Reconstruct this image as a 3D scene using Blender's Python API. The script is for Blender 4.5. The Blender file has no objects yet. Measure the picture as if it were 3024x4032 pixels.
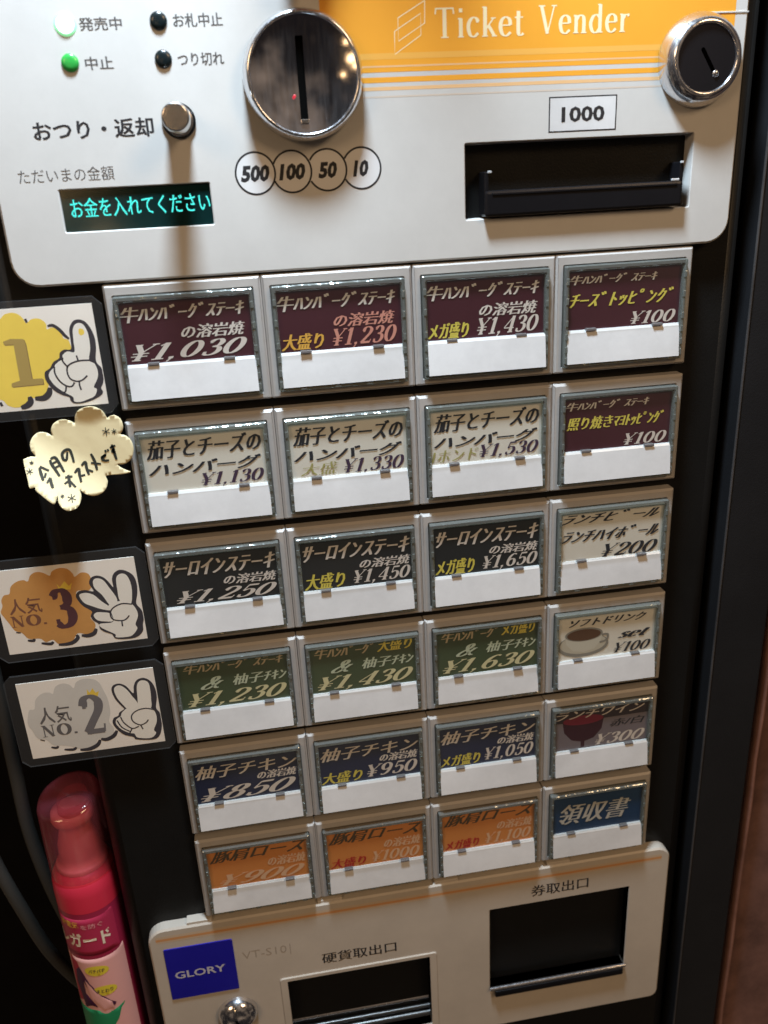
import bpy, bmesh, math, random
from mathutils import Vector, Matrix
from mathutils.geometry import tessellate_polygon, delaunay_2d_cdt

sc = bpy.context.scene
COL = sc.collection
random.seed(7)

# ------------------------------------------------------------------ camera
camd = bpy.data.cameras.new("camera")
cam = bpy.data.objects.new("camera", camd)
COL.objects.link(cam)
R = [[0.98584529, 0.04894655, -0.16035366],
     [-0.10362714, 0.92975511, -0.35329428],
     [0.13179710, 0.36491049, 0.92166689]]
right = Vector((R[0][0], R[0][2], -R[0][1]))
down = Vector((R[1][0], R[1][2], -R[1][1]))
fwd = Vector((R[2][0], R[2][2], -R[2][1]))
m = Matrix.Identity(4)
for i in range(3):
    m[i][0] = right[i]; m[i][1] = -down[i]; m[i][2] = -fwd[i]
m[0][3], m[1][3], m[2][3] = 0.0545757, -0.3430882, 0.0320441
cam.matrix_world = m
camd.sensor_fit = 'VERTICAL'
camd.sensor_height = 24.0
camd.lens = 24.0 * 3332.41 / 4032.0
camd.clip_start = 0.005
camd.clip_end = 50
camd.dof.use_dof = True
camd.dof.focus_distance = 0.375
camd.dof.aperture_fstop = 8.0
sc.camera = cam

# ------------------------------------------------------------------ exposure
sc.view_settings.view_transform = 'Standard'
sc.view_settings.look = 'None'
sc.view_settings.exposure = 0.0
sc.view_settings.gamma = 1.0
sc.cycles.max_bounces = 8
sc.cycles.transparent_max_bounces = 24
sc.cycles.use_denoising = True
sc.cycles.caustics_reflective = False
sc.cycles.caustics_refractive = False

# ------------------------------------------------------------------ the dim warm room around the machine
w = bpy.data.worlds.new("World"); sc.world = w; w.use_nodes = True
nt = w.node_tree; nt.nodes.clear()
out = nt.nodes.new('ShaderNodeOutputWorld'); bg = nt.nodes.new('ShaderNodeBackground')
tc = nt.nodes.new('ShaderNodeTexCoord'); nz = nt.nodes.new('ShaderNodeTexNoise'); cr = nt.nodes.new('ShaderNodeValToRGB')
nz.inputs['Scale'].default_value = 2.6; nz.inputs['Detail'].default_value = 5; nz.inputs['Roughness'].default_value = .62
cr.color_ramp.elements[0].position = .50; cr.color_ramp.elements[0].color = (.010, .009, .010, 1)
cr.color_ramp.elements[1].position = .78; cr.color_ramp.elements[1].color = (.42, .31, .22, 1)
nt.links.new(tc.outputs['Generated'], nz.inputs['Vector']); nt.links.new(nz.outputs['Fac'], cr.inputs['Fac'])
nt.links.new(cr.outputs['Color'], bg.inputs['Color']); bg.inputs['Strength'].default_value = 1.0
nt.links.new(bg.outputs[0], out.inputs['Surface'])

def V(x, y, z): return Vector((x / 1000, y / 1000, z / 1000))

def lamp(name, kind, loc, power, col, size, target=None, shape=None):
    l = bpy.data.lights.new(name, kind); o = bpy.data.objects.new(name, l); COL.objects.link(o)
    o.location = V(*loc); l.energy = power; l.color = col
    if kind == 'AREA':
        l.shape = shape or 'DISK'; l.size = size
        d = (V(*target) - V(*loc)); o.rotation_euler = d.to_track_quat('-Z', 'Y').to_euler()
    else:
        l.shadow_soft_size = size
    return o
# cool lamp fixed above the machine
lamp("strip_lamp", 'AREA', (70, -112, 400), 5.8, (.71, .87, 1.0), .075, target=(90, 0, 0))
# warm ceiling light of the room
lamp("ceiling_lamp", 'AREA', (1250, -1500, 1150), 13.5, (1.0, .665, .37), .65, target=(100, 0, -100))
lamp("ceiling_lamp", 'AREA', (-1150, -1350, 700), 6, (1.0, .65, .35), .6, target=(100, 0, -100))
# small bare bulbs further back
for x, y, z, p, r in [(-330, -1900, 120, .55, .040), (-440, -1950, 30, .6, .035), (-270, -1850, -60, .2, .022), (-400, -2000, 210, .3, .028), (-300, -2300, 330, .25, .02),
                      (-500, -1700, 560, .4, .03), (980, -1700, 640, .6, .05)]:
    lamp("pendant_bulb", 'POINT', (x, y, z), p, (1.0, .62, .28), r)

# ------------------------------------------------------------------ materials
MAT = {}
def mat(name, col, rough=.5, metal=0., coat=0., spec=.5, noise=None, bump=0., bscale=200., alpha=1., aniso=0., vary=.0):
    if name in MAT: return MAT[name]
    mm = bpy.data.materials.new(name); mm.use_nodes = True
    n = mm.node_tree; b = n.nodes['Principled BSDF']
    b.inputs['Base Color'].default_value = (*col, 1)
    b.inputs['Roughness'].default_value = rough; b.inputs['Metallic'].default_value = metal
    b.inputs['Coat Weight'].default_value = coat; b.inputs['Specular IOR Level'].default_value = spec
    b.inputs['Alpha'].default_value = alpha
    if vary or bump:
        t0 = n.nodes.new('ShaderNodeTexCoord'); nn = n.nodes.new('ShaderNodeTexNoise'); oi = n.nodes.new('ShaderNodeObjectInfo')
        t = n.nodes.new('ShaderNodeVectorMath'); t.operation = 'ADD'      # every copy gets its own wear
        n.links.new(t0.outputs['Object'], t.inputs[0]); n.links.new(oi.outputs['Random'], t.inputs[1])
        nn.inputs['Scale'].default_value = bscale; nn.inputs['Detail'].default_value = 6
        n.links.new(t.outputs[0], nn.inputs['Vector'])
        if bump:
            bp = n.nodes.new('ShaderNodeBump'); bp.inputs['Strength'].default_value = bump; bp.inputs['Distance'].default_value = .0004
            n.links.new(nn.outputs['Fac'], bp.inputs['Height']); n.links.new(bp.outputs['Normal'], b.inputs['Normal'])
        if vary:
            n2 = n.nodes.new('ShaderNodeTexNoise'); n2.inputs['Scale'].default_value = 22; n2.inputs['Detail'].default_value = 8; n2.inputs['Roughness'].default_value = .7
            n.links.new(t.outputs[0], n2.inputs['Vector'])
            c = n.nodes.new('ShaderNodeValToRGB')
            c.color_ramp.elements[0].position = .3; c.color_ramp.elements[1].position = .7
            c.color_ramp.elements[0].color = (*[max(0, v * (1 - vary)) for v in col], 1)
            c.color_ramp.elements[1].color = (*[min(1, v * (1 + vary)) for v in col], 1)
            n.links.new(n2.outputs['Fac'], c.inputs['Fac']); n.links.new(c.outputs['Color'], b.inputs['Base Color'])
            r = n.nodes.new('ShaderNodeMapRange'); r.inputs[3].default_value = rough * .8; r.inputs[4].default_value = min(1, rough * 1.25)
            n.links.new(n2.outputs['Fac'], r.inputs[0]); n.links.new(r.outputs[0], b.inputs['Roughness'])
    MAT[name] = mm
    return mm

PANEL = mat('panel_paint', (.60, .59, .575), .46, metal=.0, spec=.4, vary=.06, bump=.03, bscale=900)
LOWP = mat('lower_panel_plastic', (.54, .49, .43), .46, vary=.08, bump=.03, bscale=900)
FRAME = mat('frame_plastic', (.44, .42, .405), .40, vary=.07, bump=.1, bscale=700)
BLACK = mat('black_steel', (.0085, .0085, .0085), .42, vary=.15, spec=.22, bump=.2, bscale=1200)
BLACKP = mat('black_plastic', (.007, .007, .009), .34, vary=.1, spec=.28)
DARK = mat('dark_void', (.004, .004, .004), 1.0, spec=.0)
SLATE = mat('slate_steel', (.0140, .0145, .0165), .42, spec=.3, vary=.12, bump=.2, bscale=1000)
INK = mat('black_ink', (.02, .02, .024), .5)
INKSOFT = mat('grey_ink', (.16, .13, .11), .5)
CHROME = mat('chrome', (.80, .80, .82), .12, metal=1.0, bump=.04, bscale=120)
BRUSH = mat('brushed_steel', (.72, .70, .68), .24, metal=1.0, bump=.15, bscale=500)
DARKCHROME = mat('mirror_face', (.66, .65, .70), .08, metal=1.0, bump=.12, bscale=45)
WHITE = mat('white_card', (.68, .68, .69), .42, coat=.25, vary=.13, bump=.6, bscale=40)
WPRINT = mat('white_print', (.80, .79, .77), .5)
def haze_metal(m_, mix, rough):
    """fine rubbing scratches on polished metal: a rougher lobe, stronger in upright streaks"""
    n = m_.node_tree; b = n.nodes['Principled BSDF']; o = n.nodes['Material Output']
    g = n.nodes.new('ShaderNodeBsdfGlossy'); g.inputs['Roughness'].default_value = rough; g.inputs[0].default_value = (.7, .7, .74, 1)
    t = n.nodes.new('ShaderNodeTexCoord'); mp = n.nodes.new('ShaderNodeMapping'); mp.inputs['Scale'].default_value = (900, 900, 60)
    nz_ = n.nodes.new('ShaderNodeTexNoise'); nz_.inputs['Scale'].default_value = 1; nz_.inputs['Detail'].default_value = 4
    r = n.nodes.new('ShaderNodeMapRange'); r.inputs[1].default_value = .35; r.inputs[2].default_value = .7; r.inputs[3].default_value = mix * .35; r.inputs[4].default_value = mix * 1.6
    mx = n.nodes.new('ShaderNodeMixShader')
    n.links.new(t.outputs['Object'], mp.inputs[0]); n.links.new(mp.outputs[0], nz_.inputs[0]); n.links.new(nz_.outputs[0], r.inputs[0]); n.links.new(r.outputs[0], mx.inputs[0])
    n.links.new(b.outputs[0], mx.inputs[1]); n.links.new(g.outputs[0], mx.inputs[2]); n.links.new(mx.outputs[0], o.inputs[0])
haze_metal(DARKCHROME, .035, .5); haze_metal(CHROME, .20, .42)
ORANGE = mat('orange_print', (.86, .38, .035), .48, spec=.4, vary=.03)
ORANGEP = mat('pale_orange_print', (.80, .50, .25), .4, vary=.04)
CREAMP = mat('cream_print', (.93, .80, .52), .45)
BLUE = mat('blue_badge', (.012, .010, .36), .35, coat=.2, vary=.08)
GREYP = mat('grey_print', (.30, .30, .36), .5)

def emis(name, col, s, base=(0, 0, 0), grid=False):
    mm = bpy.data.materials.new(name); mm.use_nodes = True; n = mm.node_tree; b = n.nodes['Principled BSDF']
    b.inputs['Base Color'].default_value = (*base, 1); b.inputs['Emission Color'].default_value = (*col, 1); b.inputs['Emission Strength'].default_value = s
    if grid:
        t = n.nodes.new('ShaderNodeTexCoord'); sp = n.nodes.new('ShaderNodeSeparateXYZ'); n.links.new(t.outputs['Object'], sp.inputs[0])
        outs = []
        for ax in (0, 2):
            a = n.nodes.new('ShaderNodeMath'); a.operation = 'MULTIPLY'; a.inputs[1].default_value = 2 * math.pi / .00042
            sn = n.nodes.new('ShaderNodeMath'); sn.operation = 'SINE'
            mr = n.nodes.new('ShaderNodeMapRange'); mr.inputs[1].default_value = -1; mr.inputs[2].default_value = -.1; mr.inputs[3].default_value = .12; mr.inputs[4].default_value = 1
            n.links.new(sp.outputs[ax], a.inputs[0]); n.links.new(a.outputs[0], sn.inputs[0]); n.links.new(sn.outputs[0], mr.inputs[0]); outs.append(mr)
        mu = n.nodes.new('ShaderNodeMath'); mu.operation = 'MULTIPLY'; n.links.new(outs[0].outputs[0], mu.inputs[0]); n.links.new(outs[1].outputs[0], mu.inputs[1])
        m2 = n.nodes.new('ShaderNodeMath'); m2.operation = 'MULTIPLY'; m2.inputs[1].default_value = s
        n.links.new(mu.outputs[0], m2.inputs[0]); n.links.new(m2.outputs[0], b.inputs['Emission Strength'])
    MAT[name] = mm; return mm

def clear(name, tint, tr, gl, rough=.04, bump=.0, bscale=300, diff=(.6, .65, .62)):
    """thin clear plastic: see-through, with a fresnel sheen and a little haze"""
    mm = bpy.data.materials.new(name); mm.use_nodes = True; n = mm.node_tree; n.nodes.clear()
    o = n.nodes.new('ShaderNodeOutputMaterial'); t = n.nodes.new('ShaderNodeBsdfTransparent'); t.inputs[0].default_value = (*tint, 1)
    g = n.nodes.new('ShaderNodeBsdfGlossy'); g.inputs['Roughness'].default_value = rough; g.inputs[0].default_value = (.95, 1, .98, 1)
    d = n.nodes.new('ShaderNodeBsdfDiffuse'); d.inputs[0].default_value = (*diff, 1)
    m1 = n.nodes.new('ShaderNodeMixShader'); m1.inputs[0].default_value = 1 - tr
    n.links.new(t.outputs[0], m1.inputs[1]); n.links.new(d.outputs[0], m1.inputs[2])
    f = n.nodes.new('ShaderNodeLayerWeight'); f.inputs[0].default_value = .5
    pw = n.nodes.new('ShaderNodeMath'); pw.operation = 'POWER'; pw.inputs[1].default_value = 9.0
    a = n.nodes.new('ShaderNodeMath'); a.operation = 'MULTIPLY_ADD'; a.use_clamp = True; a.inputs[1].default_value = .9; a.inputs[2].default_value = gl + .028
    n.links.new(f.outputs['Facing'], pw.inputs[0]); n.links.new(pw.outputs[0], a.inputs[0])
    m2 = n.nodes.new('ShaderNodeMixShader'); n.links.new(a.outputs[0], m2.inputs[0]); n.links.new(m1.outputs[0], m2.inputs[1]); n.links.new(g.outputs[0], m2.inputs[2])
    if bump:
        tcn = n.nodes.new('ShaderNodeTexCoord'); nn = n.nodes.new('ShaderNodeTexNoise'); nn.inputs['Scale'].default_value = bscale
        bp = n.nodes.new('ShaderNodeBump'); bp.inputs['Strength'].default_value = bump; bp.inputs['Distance'].default_value = .0006
        n.links.new(tcn.outputs['Object'], nn.inputs[0]); n.links.new(nn.outputs[0], bp.inputs['Height'])
        n.links.new(bp.outputs[0], g.inputs['Normal']); n.links.new(bp.outputs[0], f.inputs['Normal'])
    n.links.new(m2.outputs[0], o.inputs[0]); MAT[name] = mm; return mm
CLEARRIM = clear('clear_rim_plastic', (.50, .56, .53), .66, .10, .14, bump=1.0, bscale=200, diff=(.36, .38, .36))
CLEAR = clear('clear_pane_plastic', (.94, .96, .95), (.985), .012, .09, bump=.10, bscale=35)
LAMI = clear('laminate_film', (1, 1, 1), .955, .0, .16, bump=.25, bscale=60, diff=(.55, .55, .56))

# ------------------------------------------------------------------ mesh helpers
def link(name, me, mats, parent=None):
    o = bpy.data.objects.new(name, me); COL.objects.link(o)
    for x in (mats if isinstance(mats, (list, tuple)) else [mats]): me.materials.append(x)
    if parent is not None: o.parent = parent
    return o

def obj(name, bm, mats, parent=None, smooth=False):
    me = bpy.data.meshes.new(name); bmesh.ops.recalc_face_normals(bm, faces=bm.faces[:]) if smooth is not None else None
    bm.to_mesh(me); bm.free()
    if smooth:
        for p in me.polygons: p.use_smooth = True
    return link(name, me, mats, parent)

def empty(name, loc, label=None, cat=None, group=None, parent=None):
    o = bpy.data.objects.new(name, None); COL.objects.link(o); o.location = V(*loc)
    if label: o['label'] = label
    if cat: o['category'] = cat
    if group: o['group'] = group
    if parent: o.parent = parent
    return o
def tag(o, label, cat=None, group=None):
    o['label'] = label
    if cat: o['category'] = cat
    if group: o['group'] = group
    return o

def box(bm, x0, x1, y0, y1, z0, z1, mi=0, bev=0.):
    vs = [bm.verts.new(V(x, y, z)) for x in (x0, x1) for y in (y0, y1) for z in (z0, z1)]
    idx = [(0, 1, 3, 2), (4, 6, 7, 5), (0, 4, 5, 1), (2, 3, 7, 6), (0, 2, 6, 4), (1, 5, 7, 3)]
    fs = [bm.faces.new([vs[i] for i in q]) for q in idx]
    for f in fs: f.material_index = mi
    if bev:
        es = list({e for f in fs for e in f.edges})
        r = bmesh.ops.bevel(bm, geom=es, offset=bev / 1000, segments=2, affect='EDGES', profile=.6)
        for f in r['faces']: f.material_index = mi
    return fs

def ell(cx, cy, rx, ry, n=20): return [(cx + rx * math.cos(2 * math.pi * i / n), cy + ry * math.sin(2 * math.pi * i / n)) for i in range(n)]
def rrect(x0, x1, z0, z1, r, n=7, rs=None):
    """counter-clockwise rounded rectangle in x,z (mm)"""
    rs = rs or (r, r, r, r)    # bottom-left, bottom-right, top-right, top-left
    pts = []
    for (cx, cz, a, q) in ((x0, z0, 180, rs[0]), (x1, z0, 270, rs[1]), (x1, z1, 0, rs[2]), (x0, z1, 90, rs[3])):
        sx = 1 if cx == x0 else -1; sz = 1 if cz == z0 else -1
        if q <= 0: pts.append((cx, cz)); continue
        for i in range(n + 1):
            t = math.radians(a + 90 * i / n); pts.append((cx + sx * q + q * math.cos(t), cz + sz * q + q * math.sin(t)))
    return pts

def offset_loop(pts, d):
    """shrink a counter-clockwise loop by d"""
    n = len(pts); res = []
    for i in range(n):
        a = Vector(pts[i - 1]); b = Vector(pts[i]); c = Vector(pts[(i + 1) % n])
        u = (b - a); v = (c - b)
        if u.length < 1e-9: u = v
        if v.length < 1e-9: v = u
        nu = Vector((-u.y, u.x)).normalized(); nv = Vector((-v.y, v.x)).normalized()
        k = nu + nv
        k = k / max(.25, k.dot(nu)) if k.length > 1e-6 else nu
        res.append((b.x + k.x * d, b.y + k.y * d))
    return res

def plate(bm, outer, holes, y0, y1, cham=0., mi=0, hcham=0.):
    """front face at y0, back at y1; chamfered outer rim; holes with walls"""
    fo = offset_loop(outer, cham) if cham else outer
    hs = [offset_loop(h, -hcham) if hcham else h for h in holes]
    loops = [fo] + hs
    polys = [[Vector((x, z, 0)) for x, z in l] for l in loops]
    tris = tessellate_polygon(polys)
    flat = [p for l in loops for p in l]
    fv = [bm.verts.new(V(x, y0, z)) for x, z in flat]
    for t in tris:
        try: bm.faces.new([fv[i] for i in t]).material_index = mi
        except ValueError: pass
    def wall(la, lb, flip=False):
        n = len(la)
        for i in range(n):
            q = [la[i], la[(i + 1) % n], lb[(i + 1) % n], lb[i]]
            bm.faces.new(q[::-1] if flip else q).material_index = mi
    cur = fv[:len(fo)]
    if cham:
        nx = [bm.verts.new(V(x, y0 + cham, z)) for x, z in outer]; wall(cur, nx); cur = nx
    bk = [bm.verts.new(V(x, y1, z)) for x, z in outer]; wall(cur, bk)
    k = len(fo)
    for h, h0 in zip(hs, holes):
        c = fv[k:k + len(h)]; k += len(h)
        if hcham:
            nx = [bm.verts.new(V(x, y0 + hcham, z)) for x, z in h0]; wall(c, nx, True); c = nx
        b2 = [bm.verts.new(V(x, y1, z)) for x, z in h0]; wall(c, b2, True)

def poly(bm, pts, y, mi=0, yf=None):
    vs = [bm.verts.new(V(x, (yf(x, z) + y) if yf else y, z)) for x, z in pts]
    for t in tessellate_polygon([[Vector((x, z, 0)) for x, z in pts]]):
        try: f = bm.faces.new([vs[i] for i in t]); f.material_index = mi
        except ValueError: pass

def smoothpts(pts, k=5, closed=False):
    if len(pts) < 3: return list(pts)
    n = len(pts); o = []
    rng = range(n) if closed else range(n - 1)
    for i in rng:
        if closed: p0, p1, p2, p3 = pts[i - 1], pts[i], pts[(i + 1) % n], pts[(i + 2) % n]
        else: p0, p1, p2, p3 = pts[max(0, i - 1)], pts[i], pts[i + 1], pts[min(n - 1, i + 2)]
        for j in range(k):
            t = j / k
            o.append(tuple(.5 * ((2 * p1[a]) + (-p0[a] + p2[a]) * t + (2 * p0[a] - 5 * p1[a] + 4 * p2[a] - p3[a]) * t * t + (-p0[a] + 3 * p1[a] - 3 * p2[a] + p3[a]) * t ** 3) for a in (0, 1)))
    if not closed: o.append(tuple(pts[-1]))
    return o

def ribbon(pts, wf, closed=False):
    """list of quads (2D) following pts with width wf(direction, t)"""
    n = len(pts); L = []; Rr = []
    for i in range(n):
        if closed: a = Vector(pts[i - 1]); c = Vector(pts[(i + 1) % n])
        else: a = Vector(pts[max(0, i - 1)]); c = Vector(pts[min(n - 1, i + 1)])
        d = (c - a); d = d.normalized() if d.length > 1e-9 else Vector((1, 0))
        wv = wf(d, i / max(1, n - 1)) / 2
        p = Vector(pts[i]); nn = Vector((-d.y, d.x))
        L.append(p + nn * wv); Rr.append(p - nn * wv)
    q = []
    for i in range(n if closed else n - 1):
        j = (i + 1) % n
        q.append((L[i], L[j], Rr[j], Rr[i]))
    return q

def stroke(bm, pts, w, y, mi=0, smooth=True, yf=None, taper=.0, closed=False):
    p = smoothpts(pts, 5, closed) if smooth else pts
    for q in ribbon(p, lambda d, t: w * (1 - taper * abs(2 * t - 1) ** 2), closed):
        f = bm.faces.new([bm.verts.new(V(v.x, (yf(v.x, v.y) + y) if yf else y, v.y)) for v in q]); f.material_index = mi

# ------------------------------------------------------------------ serif lettering drawn with a broad-nib pen
# glyph: (advance, [(points, closed, fixed width or None)])
G = {
 '0': (.66, [(ell(.31, .5, .235, .46), 1, None)]),
 '1': (.48, [([(.24, 0), (.24, 1)], 0, None), ([(.24, .98), (.06, .84)], 0, .07), ([(.05, .03), (.43, .03)], 0, .06)]),
 '2': (.64, [([(.09, .74), (.16, .92), (.34, .97), (.51, .84), (.49, .62), (.3, .35), (.08, .05)], 0, None), ([(.07, .07), (.56, .07)], 0, .13), ([(.56, .04), (.59, .24)], 0, .05), ([(.07, .74), (.17, .74)], 0, .13)]),
 '3': (.62, [([(.1, .82), (.2, .95), (.36, .96), (.47, .8), (.42, .6), (.24, .53)], 0, None), ([(.24, .53), (.46, .47), (.53, .27), (.43, .08), (.24, .02), (.09, .12)], 0, None), ([(.06, .17), (.17, .17)], 0, .12), ([(.08, .8), (.17, .8)], 0, .10)]),
 '4': (.66, [([(.45, 0), (.45, 1)], 0, None), ([(.44, .98), (.04, .3)], 0, .06), ([(.04, .28), (.62, .28)], 0, .06), ([(.3, .03), (.6, .03)], 0, .06)]),
 '5': (.62, [([(.16, .95), (.52, .95)], 0, .12), ([(.16, .98), (.12, .52)], 0, .06), ([(.12, .52), (.28, .62), (.45, .56), (.53, .34), (.44, .09), (.24, .02), (.09, .12)], 0, None), ([(.06, .17), (.17, .17)], 0, .12)]),
 '6': (.64, [([(.52, .9), (.36, .96), (.18, .8), (.1, .5), (.12, .2), (.3, .02), (.48, .1), (.53, .3), (.46, .5), (.32, .57), (.16, .47)], 0, None)]),
 '8': (.64, [(ell(.31, .75, .17, .21, 16), 1, None), (ell(.31, .27, .215, .25, 18), 1, None)]),
 '9': (.64, [([(.1, .1), (.26, .04), (.44, .2), (.52, .5), (.5, .8), (.32, .98), (.14, .9), (.09, .7), (.16, .5), (.3, .43), (.46, .53)], 0, None)]),
 '¥': (.74, [([(.1, .97), (.36, .48)], 0, .17), ([(.66, .97), (.36, .48)], 0, .055), ([(.36, .5), (.36, 0)], 0, .17), ([(.1, .44), (.62, .44)], 0, .055), ([(.1, .27), (.62, .27)], 0, .055),
              ([(0, .97), (.24, .97)], 0, .055), ([(.54, .97), (.76, .97)], 0, .055), ([(.22, .03), (.5, .03)], 0, .055)]),
 ',': (.30, [([(.12, .13), (.14, 0)], 0, .15), ([(.17, .05), (.07, -.17)], 0, .06)]),
 '.': (.28, [([(.12, .0), (.12, .16)], 0, .16)]),
 ' ': (.30, []),
 'T': (.70, [([(.33, 0), (.33, .97)], 0, None), ([(.03, .96), (.63, .96)], 0, .055), ([(.04, .98), (.02, .78)], 0, .05), ([(.62, .98), (.64, .78)], 0, .05), ([(.2, .02), (.46, .02)], 0, .045)]),
 'V': (.72, [([(.13, .97), (.36, .02)], 0, .12), ([(.6, .97), (.36, .02)], 0, .05), ([(.02, .97), (.26, .97)], 0, .045), ([(.5, .97), (.7, .97)], 0, .045)]),
 'i': (.27, [([(.13, 0), (.13, .63)], 0, None), ([(.03, .62), (.14, .62)], 0, .05), ([(.03, .02), (.23, .02)], 0, .045), ([(.13, .82), (.13, .95)], 0, .12)]),
 'c': (.46, [([(.4, .5), (.33, .62), (.2, .63), (.09, .48), (.07, .28), (.13, .07), (.26, .01), (.4, .13)], 0, None), ([(.33, .52), (.42, .52)], 0, .1)]),
 'k': (.54, [([(.13, 0), (.13, .98)], 0, None), ([(.03, .97), (.14, .97)], 0, .045), ([(.16, .25), (.42, .61)], 0, .05), ([(.24, .38), (.45, .02)], 0, .11), ([(.03, .02), (.23, .02)], 0, .045), ([(.33, .61), (.5, .61)], 0, .045), ([(.36, .02), (.54, .02)], 0, .045)]),
 'e': (.48, [([(.08, .36), (.41, .36)], 0, .05), ([(.41, .36), (.38, .55), (.25, .63), (.12, .54), (.07, .32), (.13, .08), (.27, .01), (.42, .13)], 0, None)]),
 't': (.36, [([(.16, .82), (.16, .12), (.24, .02), (.34, .08)], 0, None), ([(.03, .61), (.32, .61)], 0, .05)]),
 'n': (.56, [([(.13, 0), (.13, .62)], 0, None), ([(.03, .61), (.14, .61)], 0, .05), ([(.13, .45), (.24, .6), (.36, .6), (.42, .48), (.42, 0)], 0, None), ([(.03, .02), (.23, .02)], 0, .045), ([(.32, .02), (.53, .02)], 0, .045)]),
 'd': (.56, [([(.42, 0), (.42, .98)], 0, None), ([(.32, .97), (.43, .97)], 0, .045), ([(.42, .5), (.3, .62), (.17, .58), (.08, .4), (.08, .2), (.17, .03), (.3, .02), (.42, .16)], 0, None), ([(.42, .02), (.53, .02)], 0, .045)]),
 'r': (.42, [([(.13, 0), (.13, .62)], 0, None), ([(.03, .61), (.14, .61)], 0, .05), ([(.13, .42), (.22, .58), (.36, .6)], 0, None), ([(.31, .58), (.39, .58)], 0, .1), ([(.03, .02), (.24, .02)], 0, .045)]),
 's': (.42, [([(.34, .5), (.26, .62), (.13, .58), (.1, .45), (.22, .34), (.33, .22), (.3, .06), (.17, .01), (.06, .1)], 0, None)]),
 'N': (.78, [([(.14, 0), (.14, .97)], 0, .06), ([(.14, .97), (.6, 0)], 0, .17), ([(.6, 0), (.6, .97)], 0, .06), ([(.02, .97), (.2, .97)], 0, .05), ([(.5, .97), (.72, .97)], 0, .05), ([(.03, .02), (.26, .02)], 0, .05)]),
 'O': (.80, [(ell(.38, .49, .29, .46, 22), 1, None)]),
 '&': (.80, [([(.66, .58), (.52, .3), (.34, .06), (.14, .05), (.08, .22), (.2, .42), (.4, .6), (.46, .8), (.36, .95), (.24, .86), (.26, .66), (.44, .34), (.66, .06), (.76, .08)], 0, None), ([(.55, .57), (.75, .57)], 0, .05)]),
}
def serif(bm, text, quad, y, mi=0, slant=.0, thick=.19, thin=.055, gap=.05, yf=None):
    """quad: (x0,x1,z0,z1) box filled by the text"""
    x0, x1, z0, z1 = quad; adv = 0; qs = []
    for ch in text:
        a, strokes = G[ch]
        for pts, closed, fw in strokes:
            p = smoothpts(pts, 4, closed) if (closed or len(pts) > 2) else pts
            wf = (lambda d, t, fw=fw: fw) if fw else (lambda d, t: thin + (thick - thin) * abs(d.y) ** 1.6)
            qs += [[Vector((v.x + adv, v.y)) for v in q] for q in ribbon(p, wf, closed)]
        adv += a + gap
    for q in qs:
        for v in q: v.x += slant * v.y
    if not qs: return
    mx0 = min(v.x for q in qs for v in q); mx1 = max(v.x for q in qs for v in q)
    k = 0
    for q in qs:
        k += 1
        f = bm.faces.new([bm.verts.new(V(x0 + (v.x - mx0) / (mx1 - mx0) * (x1 - x0), y - .0004 * (k % 40), z0 + v.y * (z1 - z0))) for v in q])
        f.material_index = mi

_cache = {}
def glyphs(text, bold):
    key = (text, bold)
    if key not in _cache:
        c = bpy.data.curves.new('lettering', 'FONT'); c.body = text; c.size = 1; c.resolution_u = 2; c.offset = bold
        o = bpy.data.objects.new('lettering', c); COL.objects.link(o)
        me = bpy.data.meshes.new_from_object(o)
        vs = [(v.co.x, v.co.y) for v in me.vertices]; fs = [tuple(p.vertices) for p in me.polygons]
        bpy.data.objects.remove(o); bpy.data.curves.remove(c); bpy.data.meshes.remove(me)
        _cache[key] = (vs, fs)
    return _cache[key]
def text(bm, body, quad, y, mi=0, slant=0., bold=.0, smear=(0,), warp=None):
    """sans lettering filling quad; smear copies sideways give the stout uprights of printed Mincho type"""
    vs, fs = glyphs(body, bold); x0, x1, z0, z1 = quad
    a0 = min(v[0] + slant * v[1] for v in vs); a1 = max(v[0] + slant * v[1] for v in vs); b0 = min(v[1] for v in vs); b1 = max(v[1] for v in vs)
    for k, s in enumerate(smear):
        nv = []
        for vx, vy in vs:
            X = x0 + (vx + slant * vy - a0) / (a1 - a0) * (x1 - x0) + s; Z = z0 + (vy - b0) / (b1 - b0) * (z1 - z0)
            co = warp(X, Z, y) if warp else V(X, y - .008 * k, Z)
            nv.append(bm.verts.new(co))
        for f in fs:
            try: bm.faces.new([nv[i] for i in f]).material_index = mi
            except ValueError: pass

def lathe(bm, prof, cx, cz, seg=48, mi=0, axis='Y', cy=0):
    """prof: (radius, depth) list; revolve about the axis through cx,cz"""
    rings = []
    for r, d in prof:
        ring = []
        for i in range(seg):
            t = 2 * math.pi * i / seg
            if axis == 'Y': co = V(cx + r * math.cos(t), d, cz + r * math.sin(t))
            else: co = V(cx + r * math.cos(t), cy + r * math.sin(t), d)
            ring.append(bm.verts.new(co))
        rings.append(ring)
    for a, b in zip(rings, rings[1:]):
        for i in range(seg):
            f = bm.faces.new((a[i], a[(i + 1) % seg], b[(i + 1) % seg], b[i])); f.material_index = mi; f.smooth = True
    return rings
def capring(bm, ring, mi=0):
    f = bm.faces.new(ring); f.material_index = mi; f.smooth = False
def NB(): return bmesh.new()

# ================================================================== surroundings
bm = NB(); box(bm, -2200, 2200, 420, 440, -900, 900)
o = obj('back_wall', bm, mat('dark_plaster', (.010, .009, .009), .9, spec=.1, vary=.3, bump=.4, bscale=60)); o['kind'] = 'structure'; o['label'] = 'dark wall behind the machine'

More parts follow.
